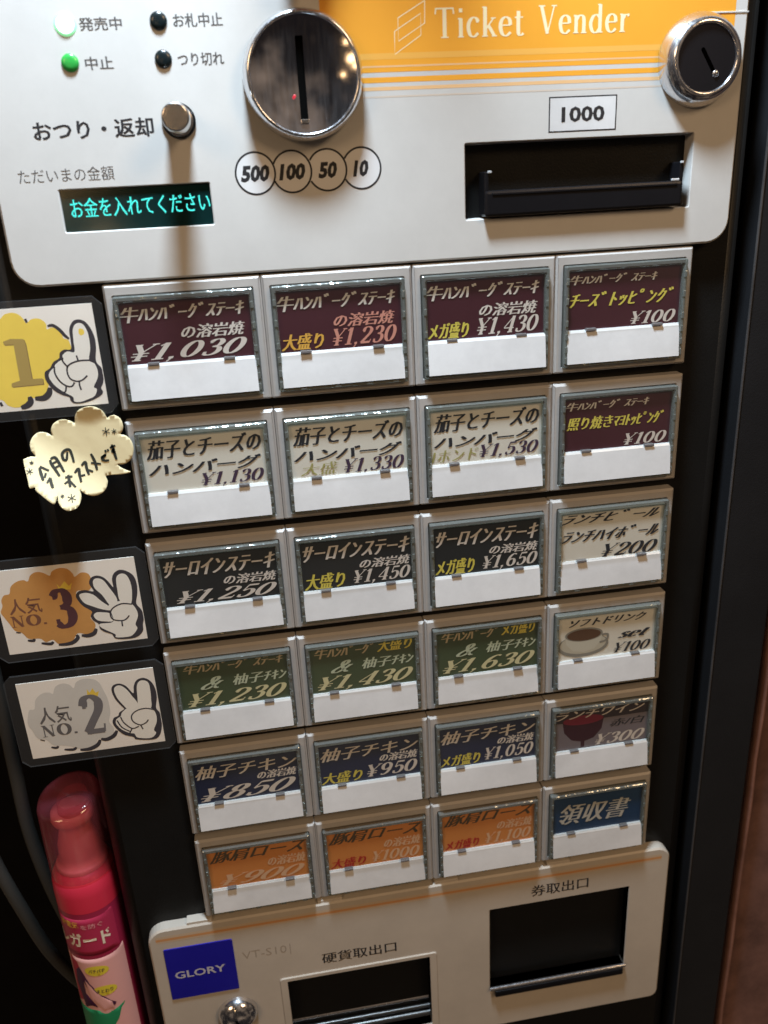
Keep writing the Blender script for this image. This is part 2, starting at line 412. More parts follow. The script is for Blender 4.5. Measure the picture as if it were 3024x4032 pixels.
# copper-brown wall return at the right, with a rounded metal edge
bm = NB()
WALLC = mat('copper_brown_wall', (.185, .100, .086), .6, spec=.3, vary=.45, bump=.5, bscale=45)
box(bm, 309, 900, 14, 415, -800, 300)
o = obj('side_wall', bm, WALLC); o['kind'] = 'structure'; o['label'] = 'mottled reddish brown wall beside the machine'
wall_o = o
bm = NB(); rings = []
seg = 12
prof = [(301.2 + 4.2 - 4.2 * math.cos(math.radians(a)), 14 - 12 * math.sin(math.radians(a))) for a in range(0, 181, 15)]
prof = [(301.5 + 8 * (i / 12), 14 - 7 * math.sin(math.pi * i / 12)) for i in range(13)]
for k in range(41):
    z = -800 + 1100 * k / 40
    rings.append([bm.verts.new(V(x + .35 * math.sin(k * 1.9), y + .3 * math.sin(k * 2.7), z)) for x, y in prof])
for a, b in zip(rings, rings[1:]):
    for i in range(12):
        f = bm.faces.new((a[i], a[i + 1], b[i + 1], b[i])); f.smooth = True
obj('edge_moulding', bm, mat('copper_edge', (.40, .21, .17), .34, vary=.35, bump=.5, bscale=70, metal=.35), wall_o)

# slate coloured door post between machine and wall
bm = NB(); box(bm, 270.2, 297.5, 3, 300, -800, 300, bev=.9)
post = obj('slate_door_post', bm, SLATE)
bm = NB(); box(bm, 269.5, 270.3, 2.4, 3.6, -800, 300, bev=.3)
obj('edge_trim', bm, mat('dull_edge_trim', (.055, .05, .05), .45, vary=.4, bump=.6, bscale=80), post)
tag(post, 'tall slate blue metal post between the ticket machine and the brown wall', 'post')

# ================================================================== ticket machine
tm = empty('ticket_machine', (110, 100, -500), 'black and silver restaurant ticket machine with six rows of picture menu buttons', 'ticket machine')
def PT(o, l=None):
    o.parent = tm; o.matrix_parent_inverse = Matrix.Translation(-tm.location)
    if l: o['label'] = l
    return o
# cabinet with rounded vertical front edges
bm = NB()
pr = []
x0, x1, yf, rr = -41.5, 265.0, 6.0, 7.0
for i in range(9):
    t = math.radians(90 * i / 8); pr.append((x0 + rr - rr * math.cos(t), yf + rr - rr * math.sin(t)))
for i in range(9):
    t = math.radians(90 * i / 8); pr.append((x1 - rr + rr * math.sin(t), yf + rr - rr * math.cos(t)))
pr += [(x1, 300), (x0, 300)]
lo = [bm.verts.new(V(x, y, -560)) for x, y in pr]; hi = [bm.verts.new(V(x, y, 240)) for x, y in pr]
n = len(pr)
for i in range(n): bm.faces.new((lo[i], lo[(i + 1) % n], hi[(i + 1) % n], hi[i])).smooth = i < 17 and i != 8
bm.faces.new(lo); bm.faces.new(hi[::-1])
PT(obj('cabinet', bm, BLACK))

# ---- upper silver panel
bill = rrect(142.3, 235.8, 15.7, 43.4, .6, 2)
disp = rrect(-9.3, 44.7, 19.6, 34.3, .3, 1)
bm = NB(); plate(bm, rrect(-31, 254.4, .9, 190, 9.5, rs=(9.5, 9.5, 4, 4)), [bill, disp], 0, 6, .8, hcham=.35)
up_ = PT(obj('upper_panel', bm, PANEL))
def onpanel(name, bm, mats, parent=up_):
    o = obj(name, bm, mats, None); o.parent = parent; o.matrix_parent_inverse = parent.matrix_world.inverted() if False else Matrix.Identity(4)
    # parents below tm keep world coordinates: undo the chain of offsets
    return o
# NOTE: every mesh is written in world coordinates, so children of a part need no offset of their own.
def SUB(o, parent, l=None):
    o.parent = parent
    if l: o['label'] = l
    return o
INKP = INK
bm = NB()
text(bm, '発売中', (7.0, 21.2, 84.7, 88.7), -.06, 1, bold=.002, smear=(0, .16))
text(bm, '中止', (7.0, 16.4, 72.7, 76.8), -.06, 1, bold=.002, smear=(0, .16))
text(bm, 'お札中止', (38.7, 55.6, 85.0, 89.2), -.06, 1, bold=.002, smear=(0, .16))
text(bm, 'つり切れ', (38.7, 54.7, 72.9, 77.0), -.06, 1, bold=.002, smear=(0, .16))
text(bm, 'おつり・返却', (-14.4, 27.2, 50.8, 57.1), -.06, 0, bold=.012, smear=(0, .18))
text(bm, 'ただいまの金額', (-22.3, 11.0, 37.0, 41.7), -.06, 1, bold=-.012, smear=(0, .1))
text(bm, '500', (56.4, 67.2, 33.6, 39.5), -.06, 0, slant=.2, bold=.05)
text(bm, '100', (70.6, 80.6, 33.6, 39.5), -.06, 0, slant=.2, bold=.05)
text(bm, '50', (85.4, 92.6, 33.6, 39.5), -.06, 0, slant=.2, bold=.05)
text(bm, '10', (98.6, 104.6, 33.6, 39.5), -.06, 0, slant=.2, bold=.05)
for i, cx in enumerate((62.0, 75.6, 88.9, 102.0)):
    poly(bm, ell(cx, 36.6, 7.2, 7.2, 40), -.02 - .006 * (3 - i), 2)
    # rings: each next ring is broken where the one before it lies on top
    pts = []
    for k in range(61):
        t = 2 * math.pi * k / 60; p = (cx + 7.3 * math.cos(t), 36.6 + 7.3 * math.sin(t)); pts.append(p)
    run = []
    for p in pts:
        inside = i > 0 and math.hypot(p[0] - (62.0, 75.6, 88.9, 102.0)[i - 1], p[1] - 36.6) < 7.3
        if inside:
            if len(run) > 1: stroke(bm, run, .68, -.06, 0, smooth=False)
            run = []
        else: run.append(p)
    if len(run) > 1: stroke(bm, run, .68, -.06, 0, smooth=False)
SUB(obj('lettering', bm, [INK, mat('soft_black_ink', (.09, .085, .085), .5), mat('pale_print', (.72, .72, .73), .5)], smooth=None), up_)
# orange band, stripes, logo, "Ticket Vender"
bm = NB()
def rect(bm, x0, x1, z0, z1, y, mi=0): 
    f = bm.faces.new([bm.verts.new(V(x, y, z)) for x, z in ((x0, z0), (x1, z0), (x1, z1), (x0, z1))]); f.material_index = mi
rect(bm, 90, 248.9, 68.7, 150, -.03, 0)
rect(bm, 90, 248.9, 65.3, 67.1, -.03, 0); rect(bm, 90, 248.9, 62.7, 63.9, -.03, 1); rect(bm, 90, 248.9, 60.3, 60.9, -.03, 2)
rect(bm, 90, 248.9, 70.3, 70.9, -.05, 1); rect(bm, 90, 248.9, 72.9, 74.9, -.05, 3)
serif(bm, 'Ticket', (131.6, 165.4, 79.2, 89.0), -.09, 4, thick=.13, thin=.045)
serif(bm, 'Vender', (170.8, 206.2, 79.4, 88.9), -.09, 4, thick=.13, thin=.045)
for L in ([(128.1, 91.3), (127.9, 84.2), (118.0, 78.6), (118.1, 86.0)], [(116.7, 81.8), (116.5, 74.4), (126.4, 80.4), (126.5, 87.3)]):
    stroke(bm, L + [L[0]], .32, -.08, 4, smooth=False)
SUB(obj('orange_band', bm, [ORANGE, ORANGEP, mat('faint_orange_print', (.64, .55, .47), .4), mat('light_orange_print', (.86, .45, .09), .4), CREAMP], smooth=None), up_, 'orange printed band with white stripes and lettering')
# 1000 plate
bm = NB(); rect(bm, 175.5, 202.9, 45.8, 58.3, -.05, 1); rect(bm, 176.0, 202.4, 46.3, 57.8, -.09, 0)
text(bm, '1000', (180.6, 198.0, 49.2, 54.7), -.14, 1, bold=.03)
SUB(obj('banknote_sign', bm, [WHITE, INK], smooth=None), up_)
# seam at the right upper corner
bm = NB(); box(bm, 238, 254.2, -.25, .2, 84.7, 85.3, bev=.1)
SUB(obj('panel_seam', bm, PANEL), up_)

# ---- message display
bm = NB(); plate(bm, offset_loop(disp, .05), [], 1.2, 5.9, 0)
dp = PT(obj('message_display', bm, mat('display_glass', (.004, .022, .022), .12, spec=.6)))
bm = NB()
text(bm, 'お金を入れてください', (-6.4, 44.1, 24.4, 31.2), 1.12, 0, bold=.003, smear=(0, .13))
SUB(obj('display_text', bm, [emis('display_glow', (.08, .95, .86), 1.9, grid=True)], smooth=None), dp)

# ---- four indicator lamps
def indicator(x, z, m_, l):
    bm = NB(); r = lathe(bm, [(2.95, .3), (2.95, -.35), (2.6, -.75), (1.4, -1.0), (.01, -1.05)], x, z, 28)
    return PT(obj('indicator_lamp', bm, m_), l)
indicator(2.5, 86.9, emis('lit_lens', (.55, 1.0, .66), 4.5, (.2, .8, .4)), 'brightly lit pale green lamp')
il = [o for o in COL.objects if o.name.startswith('indicator_lamp')][-1]
bm = NB(); lathe(bm, [(3.9, .05), (3.7, -.18), (2.9, -.2)], 2.5, 86.9, 32)  # emissive ring added to imitate the bloom halo round the lit lens, no real part
SUB(obj('bloom_halo', bm, emis('bloom_halo_glow', (.36, .95, .50), .62, (.3, .8, .45))), il)
indicator(2.1, 75.1, mat('green_lens', (.03, .36, .06), .3, coat=.3), 'unlit green lamp')
indicator(33.8, 87.1, mat('dark_lens', (.006, .012, .014), .25), 'black unlit lamp beside the upper right caption')
indicator(33.8, 75.3, mat('dark_lens', (.006, .012, .014), .25), 'black unlit lamp beside the lower right caption')

# ---- coin inlet
cx, cz = 82.3, 68.1
bm = NB()
r = lathe(bm, [(21.6, .2), (21.6, -2.0), (21.2, -5.5), (20.4, -7.6), (19.7, -8.3), (19.2, -8.2), (18.9, -7.2)], cx, cz, 72)
ci = PT(obj('coin_inlet', bm, CHROME, smooth=True))
bm = NB()
slot = rrect(-1.35, 1.35, -14.3, 12.4, .25, 2); slot = [(cx + a - .9, cz + b) for a, b in slot]
slot2 = []
for i_ in range(len(slot)):
    p_, q_ = slot[i_], slot[(i_ + 1) % len(slot)]; n_ = max(1, int(math.hypot(p_[0] - q_[0], p_[1] - q_[1]) / 1.2))
    slot2 += [(p_[0] + (q_[0] - p_[0]) * k / n_, p_[1] + (q_[1] - p_[1]) * k / n_) for k in range(n_)]
slot = slot2
ring_ = [(cx + 18.95 * math.cos(2 * math.pi * i / 64), cz + 18.95 * math.sin(2 * math.pi * i / 64)) for i in range(64)]
P2 = [Vector(p) for p in ring_ + slot]; n0, n1_ = 64, len(slot)
E2 = [(i, (i + 1) % n0) for i in range(n0)] + [(n0 + i, n0 + (i + 1) % n1_) for i in range(n1_)]
for rr_ in range(1, 13):
    for kk in range(6 * rr_): 
        a_ = 2 * math.pi * kk / (6 * rr_); q_ = (cx + 1.48 * rr_ * math.cos(a_), cz + 1.48 * rr_ * math.sin(a_))
        if not (abs(q_[0] - cx + .9) < 1.9 and -15 < q_[1] - cz < 13): P2.append(Vector(q_))
cd_ = delaunay_2d_cdt(P2, E2, [list(range(n0))], 1, 1e-5)
vv_ = [bm.verts.new(V(p.x, -7.3 + 1.9 * (1 - ((p.x - cx) ** 2 + (p.y - cz) ** 2) / 360.), p.y)) for p in cd_[0]]
for f in cd_[2]:
    mx_ = sum(cd_[0][i].x for i in f) / 3; mz_ = sum(cd_[0][i].y for i in f) / 3
    if abs(mx_ - cx + .9) < 1.3 and -14.2 < mz_ - cz < 12.3: continue
    bm.faces.new([vv_[i] for i in f]).smooth = True
SUB(obj('coin_face', bm, DARKCHROME, smooth=True), ci)
bm = NB(); box(bm, cx - 3.2, cx + 1.4, -4.6, -.2, cz - 15, cz + 13); 
SUB(obj('slot_cavity', bm, DARK), ci)
bm = NB(); box(bm, cx - 2.3, cx + .5, -7.7, -5.5, cz - 15.7, cz - 14.35, bev=.2)
SUB(obj('slot_lip', bm, BRUSH), ci)
bm = NB(); lathe(bm, [(.55, -7.38), (.5, -7.6), (.01, -7.65)], cx - 4.0, cz - 6.7, 10)
SUB(obj('red_sensor', bm, emis('red_glow', (1, .05, .08), .9)), ci)

# ---- coin return lever
bm = NB(); lx, lz = 36.5, 55.4
r = lathe(bm, [(5.5, .1), (5.4, -1.0), (4.6, -1.4), (4.3, -1.4), (4.3, -12.5), (4.7, -13.2), (4.85, -14.5), (4.8, -19.0), (4.5, -19.9), (4.0, -20.1)], lx, lz, 40)
capring(bm, r[-1])
lv = PT(obj('return_lever', bm, BRUSH))
bm = NB(); r = lathe(bm, [(6.0, .0), (6.0, -.8), (5.55, -1.1)], lx, lz, 40)
SUB(obj('lever_collar', bm, BLACKP), lv)

# ---- banknote inlet: pale recess, black mouth with a proud lower lip
bm = NB(); bo = rrect(142.25, 235.85, 15.65, 43.45, .6, 2)
rec = [(143.4, 234.4, 16.6, 42.6)]
inn = rrect(144.4, 233.6, 17.0, 41.5, .6, 2)
A = [bm.verts.new(V(x, .5, z)) for x, z in bo]; B = [bm.verts.new(V(x, 22, z)) for x, z in inn]
for i in range(len(A)): bm.faces.new((A[i], A[(i + 1) % len(A)], B[(i + 1) % len(A)], B[i]))
bm.faces.new(B)
bi = PT(obj('banknote_inlet', bm, PANEL))
bm = NB()
box(bm, 144.6, 231.2, 9, 21.5, 25, 41.3, bev=.5)       # upper jaw, set back
box(bm, 149.2, 231.0, -3.4, 21.5, 16.4, 26.0, bev=1.1)   # lower lip
for x in (149.2, 229.4):
    box(bm, x, x + 1.8, -2.6, 21.4, 25, 33.0, bev=.5)      # side guides
SUB(obj('banknote_mouth', bm, BLACKP), bi)
bm = NB(); box(bm, 152, 228.4, -3.75, -2.2, 24.2, 25.4, bev=.35)
SUB(obj('mouth_ridge', bm, BLACKP), bi)
bm = NB()
bm.free()
for x, z, ww in ((150.4, 32.4, 1.6), (229.6, 32.4, 1.2), (226.2, 26.0, 3.2)):
    bm = NB(); box(bm, x, x + ww, -3.2, -2.3, z, z + .9, bev=.2)
    SUB(obj('guide_tip', bm, mat('clear_tip', (.5, .52, .55), .15)), bi)

# ---- door lock (upper right)
bm = NB(); kx, kz = 235.2, 68.9
r = lathe(bm, [(16.6, .1), (16.6, -.8), (16.2, -2.4), (15.0, -5.0), (13.4, -7.0), (12.2, -7.6), (11.7, -7.2), (11.5, -6.4)], kx, kz, 64)
lk = PT(obj('door_lock', bm, CHROME, smooth=True), 'large chrome key lock beside the orange band')
bm = NB(); key = rrect(-.8, .8, -5.6, 5.0, .7, 3); a = math.radians(33)
key = [(kx + .6 + x * math.cos(a) - z * math.sin(a), kz - .6 + x * math.sin(a) + z * math.cos(a)) for x, z in key]
plate(bm, [(kx + 11.6 * math.cos(2 * math.pi * i / 48), kz + 11.6 * math.sin(2 * math.pi * i / 48)) for i in range(48)], [key], -6.5, -4.8)
SUB(obj('lock_cylinder', bm, mat('black_chrome', (.07, .07, .085), .16, metal=.9, bump=.06, bscale=80)), lk)
bm = NB(); box(bm, kx - 6, kx + 7, -4.7, -2, kz - 7, kz + 6)
SUB(obj('keyway', bm, DARK), lk)
bm = NB(); lathe(bm, [(1.3, -6.5), (1.1, -7.0), (.5, -7.2), (.01, -7.2)], kx + 4.0, kz - 5.3, 14)
SUB(obj('keyway_edge', bm, CHROME), lk)

# ================================================================== 24 menu buttons
PX, QZ, HZ = 60.0, 53.6, 49.0
TXT_W = mat('print_pinkish_white', (.74, .66, .62), .5)
TXT_Y = mat('print_yellow', (.72, .60, .10), .5)
TXT_O = mat('print_gold', (.78, .42, .07), .5)
TXT_K = mat('print_black', (.02, .02, .03), .5)
TXT_R = mat('print_red', (.50, .025, .02), .5)
TXT_S = mat('print_salmon', (.66, .28, .22), .5)
TXT_OL = mat('print_olive', (.42, .38, .14), .5)
C_MAR = mat('maroon_card', (.062, .010, .019), .42, coat=.2, vary=.08)
C_CRM = mat('cream_card', (.80, .75, .68), .45, coat=.2, vary=.04)
C_BLK = mat('black_card', (.018, .018, .02), .42, coat=.2, vary=.1)
C_GRN = mat('green_card', (.060, .085, .040), .42, coat=.2, vary=.08)
C_NVY = mat('navy_card', (.012, .018, .062), .42, coat=.2, vary=.1)
C_ORG = mat('orange_card', (.72, .27, .07), .42, coat=.2, vary=.06)
C_BLU = mat('blue_card', (.010, .045, .13), .42, coat=.2, vary=.08)
C_GRY = mat('grey_card', (.20, .165, .19), .42, coat=.2, vary=.08)
MINCHO = (-.10, .0, .10)
def jl(bm, s, q, mi, thin=-.006, sl=.28, sm=None):
    h = q[3] - q[2]; w_ = (q[1] - q[0]); k = .14 + h * .022
    text(bm, s, q, 0, mi, slant=sl, bold=thin, smear=sm or (-k, 0, k))
def st1(bm, price, L):
    jl(bm, '牛ﾊﾝﾊﾞｰｸﾞｽﾃｰｷ', (5.2, 52.4, -14.2, -8.8), 0); jl(bm, 'の溶岩焼', (27.4, 51.8, -22.2, -17.2), 0)
    if not L: serif(bm, price, (6.6, 52.2, -30.4, -23.8), 0, 0, .42)
def menu(i, j, bm):
    """lettering of the card at row i, column j in button coordinates; returns card colour, text colours"""
    if i == 0 and j < 3:
        jl(bm, '牛ﾊﾝﾊﾞｰｸﾞｽﾃｰｷ', (5.2, 52.4, -14.6, -8.6), 0); jl(bm, 'の溶岩焼', (27.4, 51.8, -22.2, -17.0), 0 if j != 1 else 2)
        if j == 0: serif(bm, '¥1,030', (6.6, 52.2, -29.4, -23.2), 0, 0, .45)
        else:
            jl(bm, ['', '大盛り', 'メガ盛り'][j], (5.8, 22.5, -30.0, -23.6), 1); serif(bm, ['', '¥1,230', '¥1,430'][j], (26.2, 52.6, -29.5, -22.8), 0, 2 if j == 1 else 0, .3)
        return C_MAR, [TXT_W, [TXT_O, TXT_O, TXT_Y][j], TXT_S], 'maroon card with white steak menu lettering'
    if j == 3 and i < 2:
        jl(bm, '牛ﾊﾝﾊﾞｰｸﾞ ｽﾃｰｷ', (6.0, 44, -12.2, -8.4), 0)
        if i == 0: jl(bm, 'ﾁｰｽﾞﾄｯﾋﾟﾝｸﾞ', (6.2, 51.6, -21.6, -15.4), 1)
        else: jl(bm, '照り焼きﾏﾖﾄｯﾋﾟﾝｸﾞ', (6.6, 51.2, -21.0, -15.2), 1)
        serif(bm, '¥100', (33.2, 53.4, -29.8, -24.6), 0, 0, .3)
        return C_MAR, [TXT_W, TXT_Y], 'maroon card with yellow topping lettering'
    if i == 1:
        jl(bm, '茄子とチーズの', (7.0, 53.2, -16.4, -8.4), 0, thin=-.004); jl(bm, 'ﾊﾝ ﾊﾞｰｸﾞ' if 0 else 'ハンバーグ', (6.6, 52.6, -23.6, -18.2), 0, thin=.006, sl=.4)
        if j == 0: serif(bm, '¥1,130', (27.2, 53.4, -29.6, -24.2), 0, 2, .3)
        elif j == 1: jl(bm, '大盛', (9, 25, -29.8, -24.4), 1, thin=-.02); serif(bm, '¥1,330', (27.4, 53.6, -30.0, -24.0), 0, 2, .3)
        else: jl(bm, '1ポンド', (5.6, 26, -29.8, -24.0), 1, thin=-.02); serif(bm, '¥1,530', (26.6, 53.4, -29.2, -23.6), 0, 2, .3)
        return C_CRM, [TXT_K, TXT_OL, mat('print_dark_violet', (.06, .03, .07), .5)], 'cream card with black lettering'
    if i == 2 and j < 3:
        jl(bm, 'ｻｰﾛｲﾝｽﾃｰｷ', (6.6, 54.2, -16.4, -8.9), 0); jl(bm, 'の溶岩焼', (31.4, 54.2, -22.4, -17.8), 0)
        if j == 0: serif(bm, '¥1,250', (10, 54, -29.2, -23.5), 0, 0, .5)
        else: jl(bm, ['', '大盛り', 'メガ盛り'][j], (6.2, 24, -30.2, -22.6), 1); serif(bm, ['', '¥1,450', '¥1,650'][j], (28, 54.2, -29.2, -23.0), 0, 0, .3)
        return C_BLK, [TXT_W, TXT_Y], 'black card with pale lettering'
    if i == 2:
        jl(bm, 'ﾗﾝﾁﾋﾞｰﾙ', (5.4, 52.8, -12.2, -7.2), 0, thin=.0, sl=.4); jl(bm, 'ﾗﾝﾁﾊｲﾎﾞｰﾙ', (5.8, 53, -21.4, -15.2), 0, thin=-.002, sl=.4)
        serif(bm, '¥200', (25.4, 53.2, -30.2, -23.8), 0, 0, .4)
        return C_CRM, [TXT_K], 'cream card with black lettering'
    if i == 3 and j < 3:
        if j == 0: jl(bm, '牛ﾊﾝﾊﾞｰｸﾞ ｽﾃｰｷ', (8, 52.8, -11.8, -6.9), 3)
        else: jl(bm, '牛ﾊﾝﾊﾞｰｸﾞ', (7.6, 35, -12.4, -6.9), 3); jl(bm, ['', '大盛り', 'メガ盛り'][j], (37, 53.2, -12.4, -6.3), 1)
        serif(bm, '&', (14.4, 25.2, -20.8, -14.4), 0, 0, .5, thick=.17)
        jl(bm, '柚子ﾁｷﾝ', (29.4, 53.8, -20.4, -14.8), 0)
        serif(bm, ['¥1,230', '¥1,430', '¥1,630'][j], (7.6, 53.4, -29.2, -22.4), 0, 2, .45)
        return C_GRN, [mat('print_mint', (.55, .60, .45), .5), TXT_Y, mat('print_cream', (.72, .66, .40), .5), mat('print_tan', (.52, .42, .27), .5)], 'green card with cream lettering'
    if i == 3:
        jl(bm, 'ソフトドリンク', (10.8, 50, -12.6, -8.6), 0, thin=.004, sl=.5); serif(bm, 'set', (35.8, 52.6, -21.6, -16.8), 0, 0, .5, thick=.22)
        serif(bm, '¥100', (34, 53.2, -29.6, -24.2), 0, 0, .4)
        # coffee cup
        poly(PIC, ell(18.2, -23.2, 13.0, 6.4, 30), .06, 1); poly(PIC, ell(18.2, -22.4, 11.8, 5.4, 30), .04, 2)
        poly(PIC, [(8.8, -17.2), (9.6, -22), (13, -25.8), (18.6, -27), (24, -25.6), (27.2, -21.6), (28, -17.2)], .02, 3)
        poly(PIC, ell(18.4, -17.2, 9.6, 3.7, 28), .0, 1); poly(PIC, ell(18.4, -17.4, 8.6, 3.1, 28), -.02, 4)
        stroke(PIC, [(27.6, -18.4), (30.6, -18.6), (30.0, -21.6), (26.6, -22.6)], 1.1, -.01, 1)
        return C_CRM, [TXT_K, mat('print_grey_outline', (.27, .25, .22), .5), mat('print_saucer', (.56, .51, .42), .5), mat('print_cup', (.62, .58, .50), .5), mat('print_coffee', (.11, .05, .025), .5)], 'cream card with a picture of a coffee cup'
    if i == 4 and j < 3:
        jl(bm, '柚子ﾁｷﾝ' if 0 else '柚子チキン', (6.0, 54.2, -16.6, -9.2), 0, sl=.35); jl(bm, 'の溶岩焼', (35, 53.8, -21.0, -16.4), 0)
        if j == 0: serif(bm, '¥850', (6.6, 53, -29.6, -22.2), 0, 2, .5)
        else: jl(bm, ['', '大盛り', 'メガ盛り'][j], (5.6, 25.6, -30, -23.4), 1); serif(bm, ['', '¥950', '¥1,050'][j], (28, 53.6, -29.0, -22.0), 0, 0, .3)
        return C_NVY, [TXT_W, TXT_Y, TXT_W], 'navy card with pale lettering'
    if i == 4:
        # glass of red wine behind the lettering
        rect(PIC, 5.0, 54.8, -30.2, -14.0, .06, 4)
        poly(PIC, [(9, -13.2), (10, -20), (14, -25), (20, -26.8), (26, -25), (30, -20), (31, -13.2)], .04, 2); poly(PIC, ell(20, -13.4, 10.8, 2.8, 24), .02, 3)
        stroke(PIC, [(20, -26), (20, -30)], 2.0, .03, 2, smooth=False)
        jl(bm, 'ランチワイン', (5.8, 52.4, -12.2, -7.4), 0, sl=.45); jl(bm, '赤/白', (34.4, 53, -20, -15.6), 1); serif(bm, '¥300', (26.6, 53.6, -29.8, -23.6), 0, 0, .4)
        return mat('dark_plum_card', (.035, .022, .03), .42, coat=.2), [TXT_W, TXT_K, mat('print_wine_glass', (.045, .008, .018), .4), mat('print_wine', (.20, .012, .035), .4), C_GRY], 'dark card with a picture of a glass of red wine'
    if i == 5 and j < 3:
        jl(bm, '豚肩ﾛｰｽ' if 0 else '豚肩ロース', (6.4, 54.0, -14.6, -6.9), 0, thin=-.002, sl=.45); jl(bm, 'の溶岩焼', (34.8, 53.8, -21.4, -15.6), 1)
        if j == 0: serif(bm, '¥900', (9.4, 52.8, -29.4, -22.8), 0, 1, .5)
        else: jl(bm, ['', '大盛り', 'メガ盛り'][j], (6.6, 24.6, -30, -24), 2); serif(bm, ['', '¥1000', '¥1,100'][j], (28, 53.2, -29.2, -22.6), 0, 1, .3)
        return C_ORG, [mat('print_dark_brown', (.10, .07, .04), .5), mat('print_peach', (.80, .50, .32), .5), TXT_R], 'orange card with brown and peach lettering'
    jl(bm, '領収書', (9.4, 48.6, -25.2, -12.4), 0, sl=.35)
    return C_BLU, [mat('print_pale_grey', (.58, .56, .54), .5)], 'blue receipt card with pale lettering'

def mesh_of(bm, name, sm=False):
    me = bpy.data.meshes.new(name); bmesh.ops.recalc_face_normals(bm, faces=bm.faces[:]); bm.to_mesh(me); bm.free(); return me
# shared pieces in button coordinates (x 0..60, z 0..-49)
bm = NB()
win = rrect(3.3, 56.7, -46.3, -4.2, .5, 2)
plate(bm, rrect(.12, 59.88, -49, 0, .5, 2), [win], 0, 6, 1.0, hcham=.3)
rect(bm, 3.0, 57.0, -46.6, -4.0, 3.0)
me_frame = mesh_of(bm, 'menu_button'); me_frame.materials.append(FRAME)
bm = NB()   # clear rim, built of stepped lugs like moulded acrylic
plate(bm, rrect(3.5, 56.5, -46.1, -4.4, .6, 2), [rrect(5.3, 54.7, -44.8, -6.7, .2, 1)], -2.6, 2.9, .4, hcham=.7)
me_rim = mesh_of(bm, 'clear_rim'); me_rim.materials.append(CLEARRIM)
bm = NB()
for z in (-10.5, -18.5, -27.5, -33.0, -38.5, -43.0):
    for x in (3.75, 55.05):
        box(bm, x, x + 1.25, -2.9, -2.2, z - 1.5, z + 1.3, bev=.3)
for x in (12, 26, 39, 50): box(bm, x, x + 2.6, -2.85, -2.3, -46.0, -45.0, bev=.25)
me_lug = mesh_of(bm, 'rim_lug'); me_lug.materials.append(CLEARRIM)
bm = NB()   # card
box(bm, 4.7, 55.3, -.55, 2.9, -31.2, -6.0)
me_card = mesh_of(bm, 'menu_card')
bm = NB()   # lower white flap, leaning out at its foot
vs = [bm.verts.new(V(*c)) for c in ((5.0, -1.3, -30.7), (55.0, -1.3, -30.7), (55.0, -1.9, -31.7), (5.0, -1.9, -31.7), (5.0, -3.5, -44.5), (55.0, -3.5, -44.5), (55.0, 2.9, -45.0), (5.0, 2.9, -45.0), (5.0, 2.9, -30.6), (55.0, 2.9, -30.6))]
for q in ((0, 1, 2, 3), (3, 2, 5, 4), (4, 5, 6, 7), (8, 9, 1, 0), (0, 3, 4, 7, 8), (1, 9, 6, 5, 2)): bm.faces.new([vs[i] for i in q])
me_flap = mesh_of(bm, 'white_flap'); me_flap.materials.append(WHITE)
bm = NB(); box(bm, -2.2, 2.2, -2.7, -.6, -.55, .45, bev=.12)
me_clip = mesh_of(bm, 'card_clip'); me_clip.materials.append(mat('clip_plastic', (.17, .16, .165), .3))
bm = NB()
vs = [bm.verts.new(V(*c)) for c in ((4.9, -2.45, -6.1), (55.1, -2.45, -6.1), (55.1, -2.45, -30.3), (4.9, -2.45, -30.3))]; bm.faces.new(vs)
me_pane = mesh_of(bm, 'clear_pane'); me_pane.materials.append(CLEAR)

for i in range(6):
    for j in range(4):
        ox = PX * j + random.uniform(-.08, .08); oz = -QZ * i
        jig = random.uniform(-.12, .12)
        b = bpy.data.objects.new('menu_button', me_frame); COL.objects.link(b); PT(b)
        b.location = V(ox, random.uniform(-.1, .1), oz)
        bm = NB(); PIC = NB(); card, cols, lab = menu(i, j, bm)
        for v in list(bm.verts) + list(PIC.verts): v.co.y += -.00075
        b['label'] = lab
        c = bpy.data.objects.new('menu_card', me_card.copy()); c.data.materials.append(card); COL.objects.link(c); c.parent = b
        tilt = random.uniform(-.007, .007); c.rotation_euler.y = tilt
        t = obj('lettering', bm, cols, b, smooth=None); t.rotation_euler.y = tilt
        if len(PIC.verts): p = obj('printed_picture', PIC, cols, b, smooth=None); p.rotation_euler.y = tilt
        for nm, me in (('clear_rim', me_rim), ('rim_lug', me_lug), ('white_flap', me_flap), ('clear_pane', me_pane)):
            q = bpy.data.objects.new(nm, me); COL.objects.link(q); q.parent = b
            if nm == 'rim_lug': q['kind'] = 'stuff'
            if nm == 'white_flap': q.location = V(random.uniform(-.15, .15), 0, jig); q.rotation_euler = (random.uniform(-.018, .018), random.uniform(-.003, .003), random.uniform(-.004, .004))
        for x in (15.3, 44.8):
            q = bpy.data.objects.new('card_clip', me_clip); COL.objects.link(q); q.parent = b; q.location = V(x, 0, -30.6)

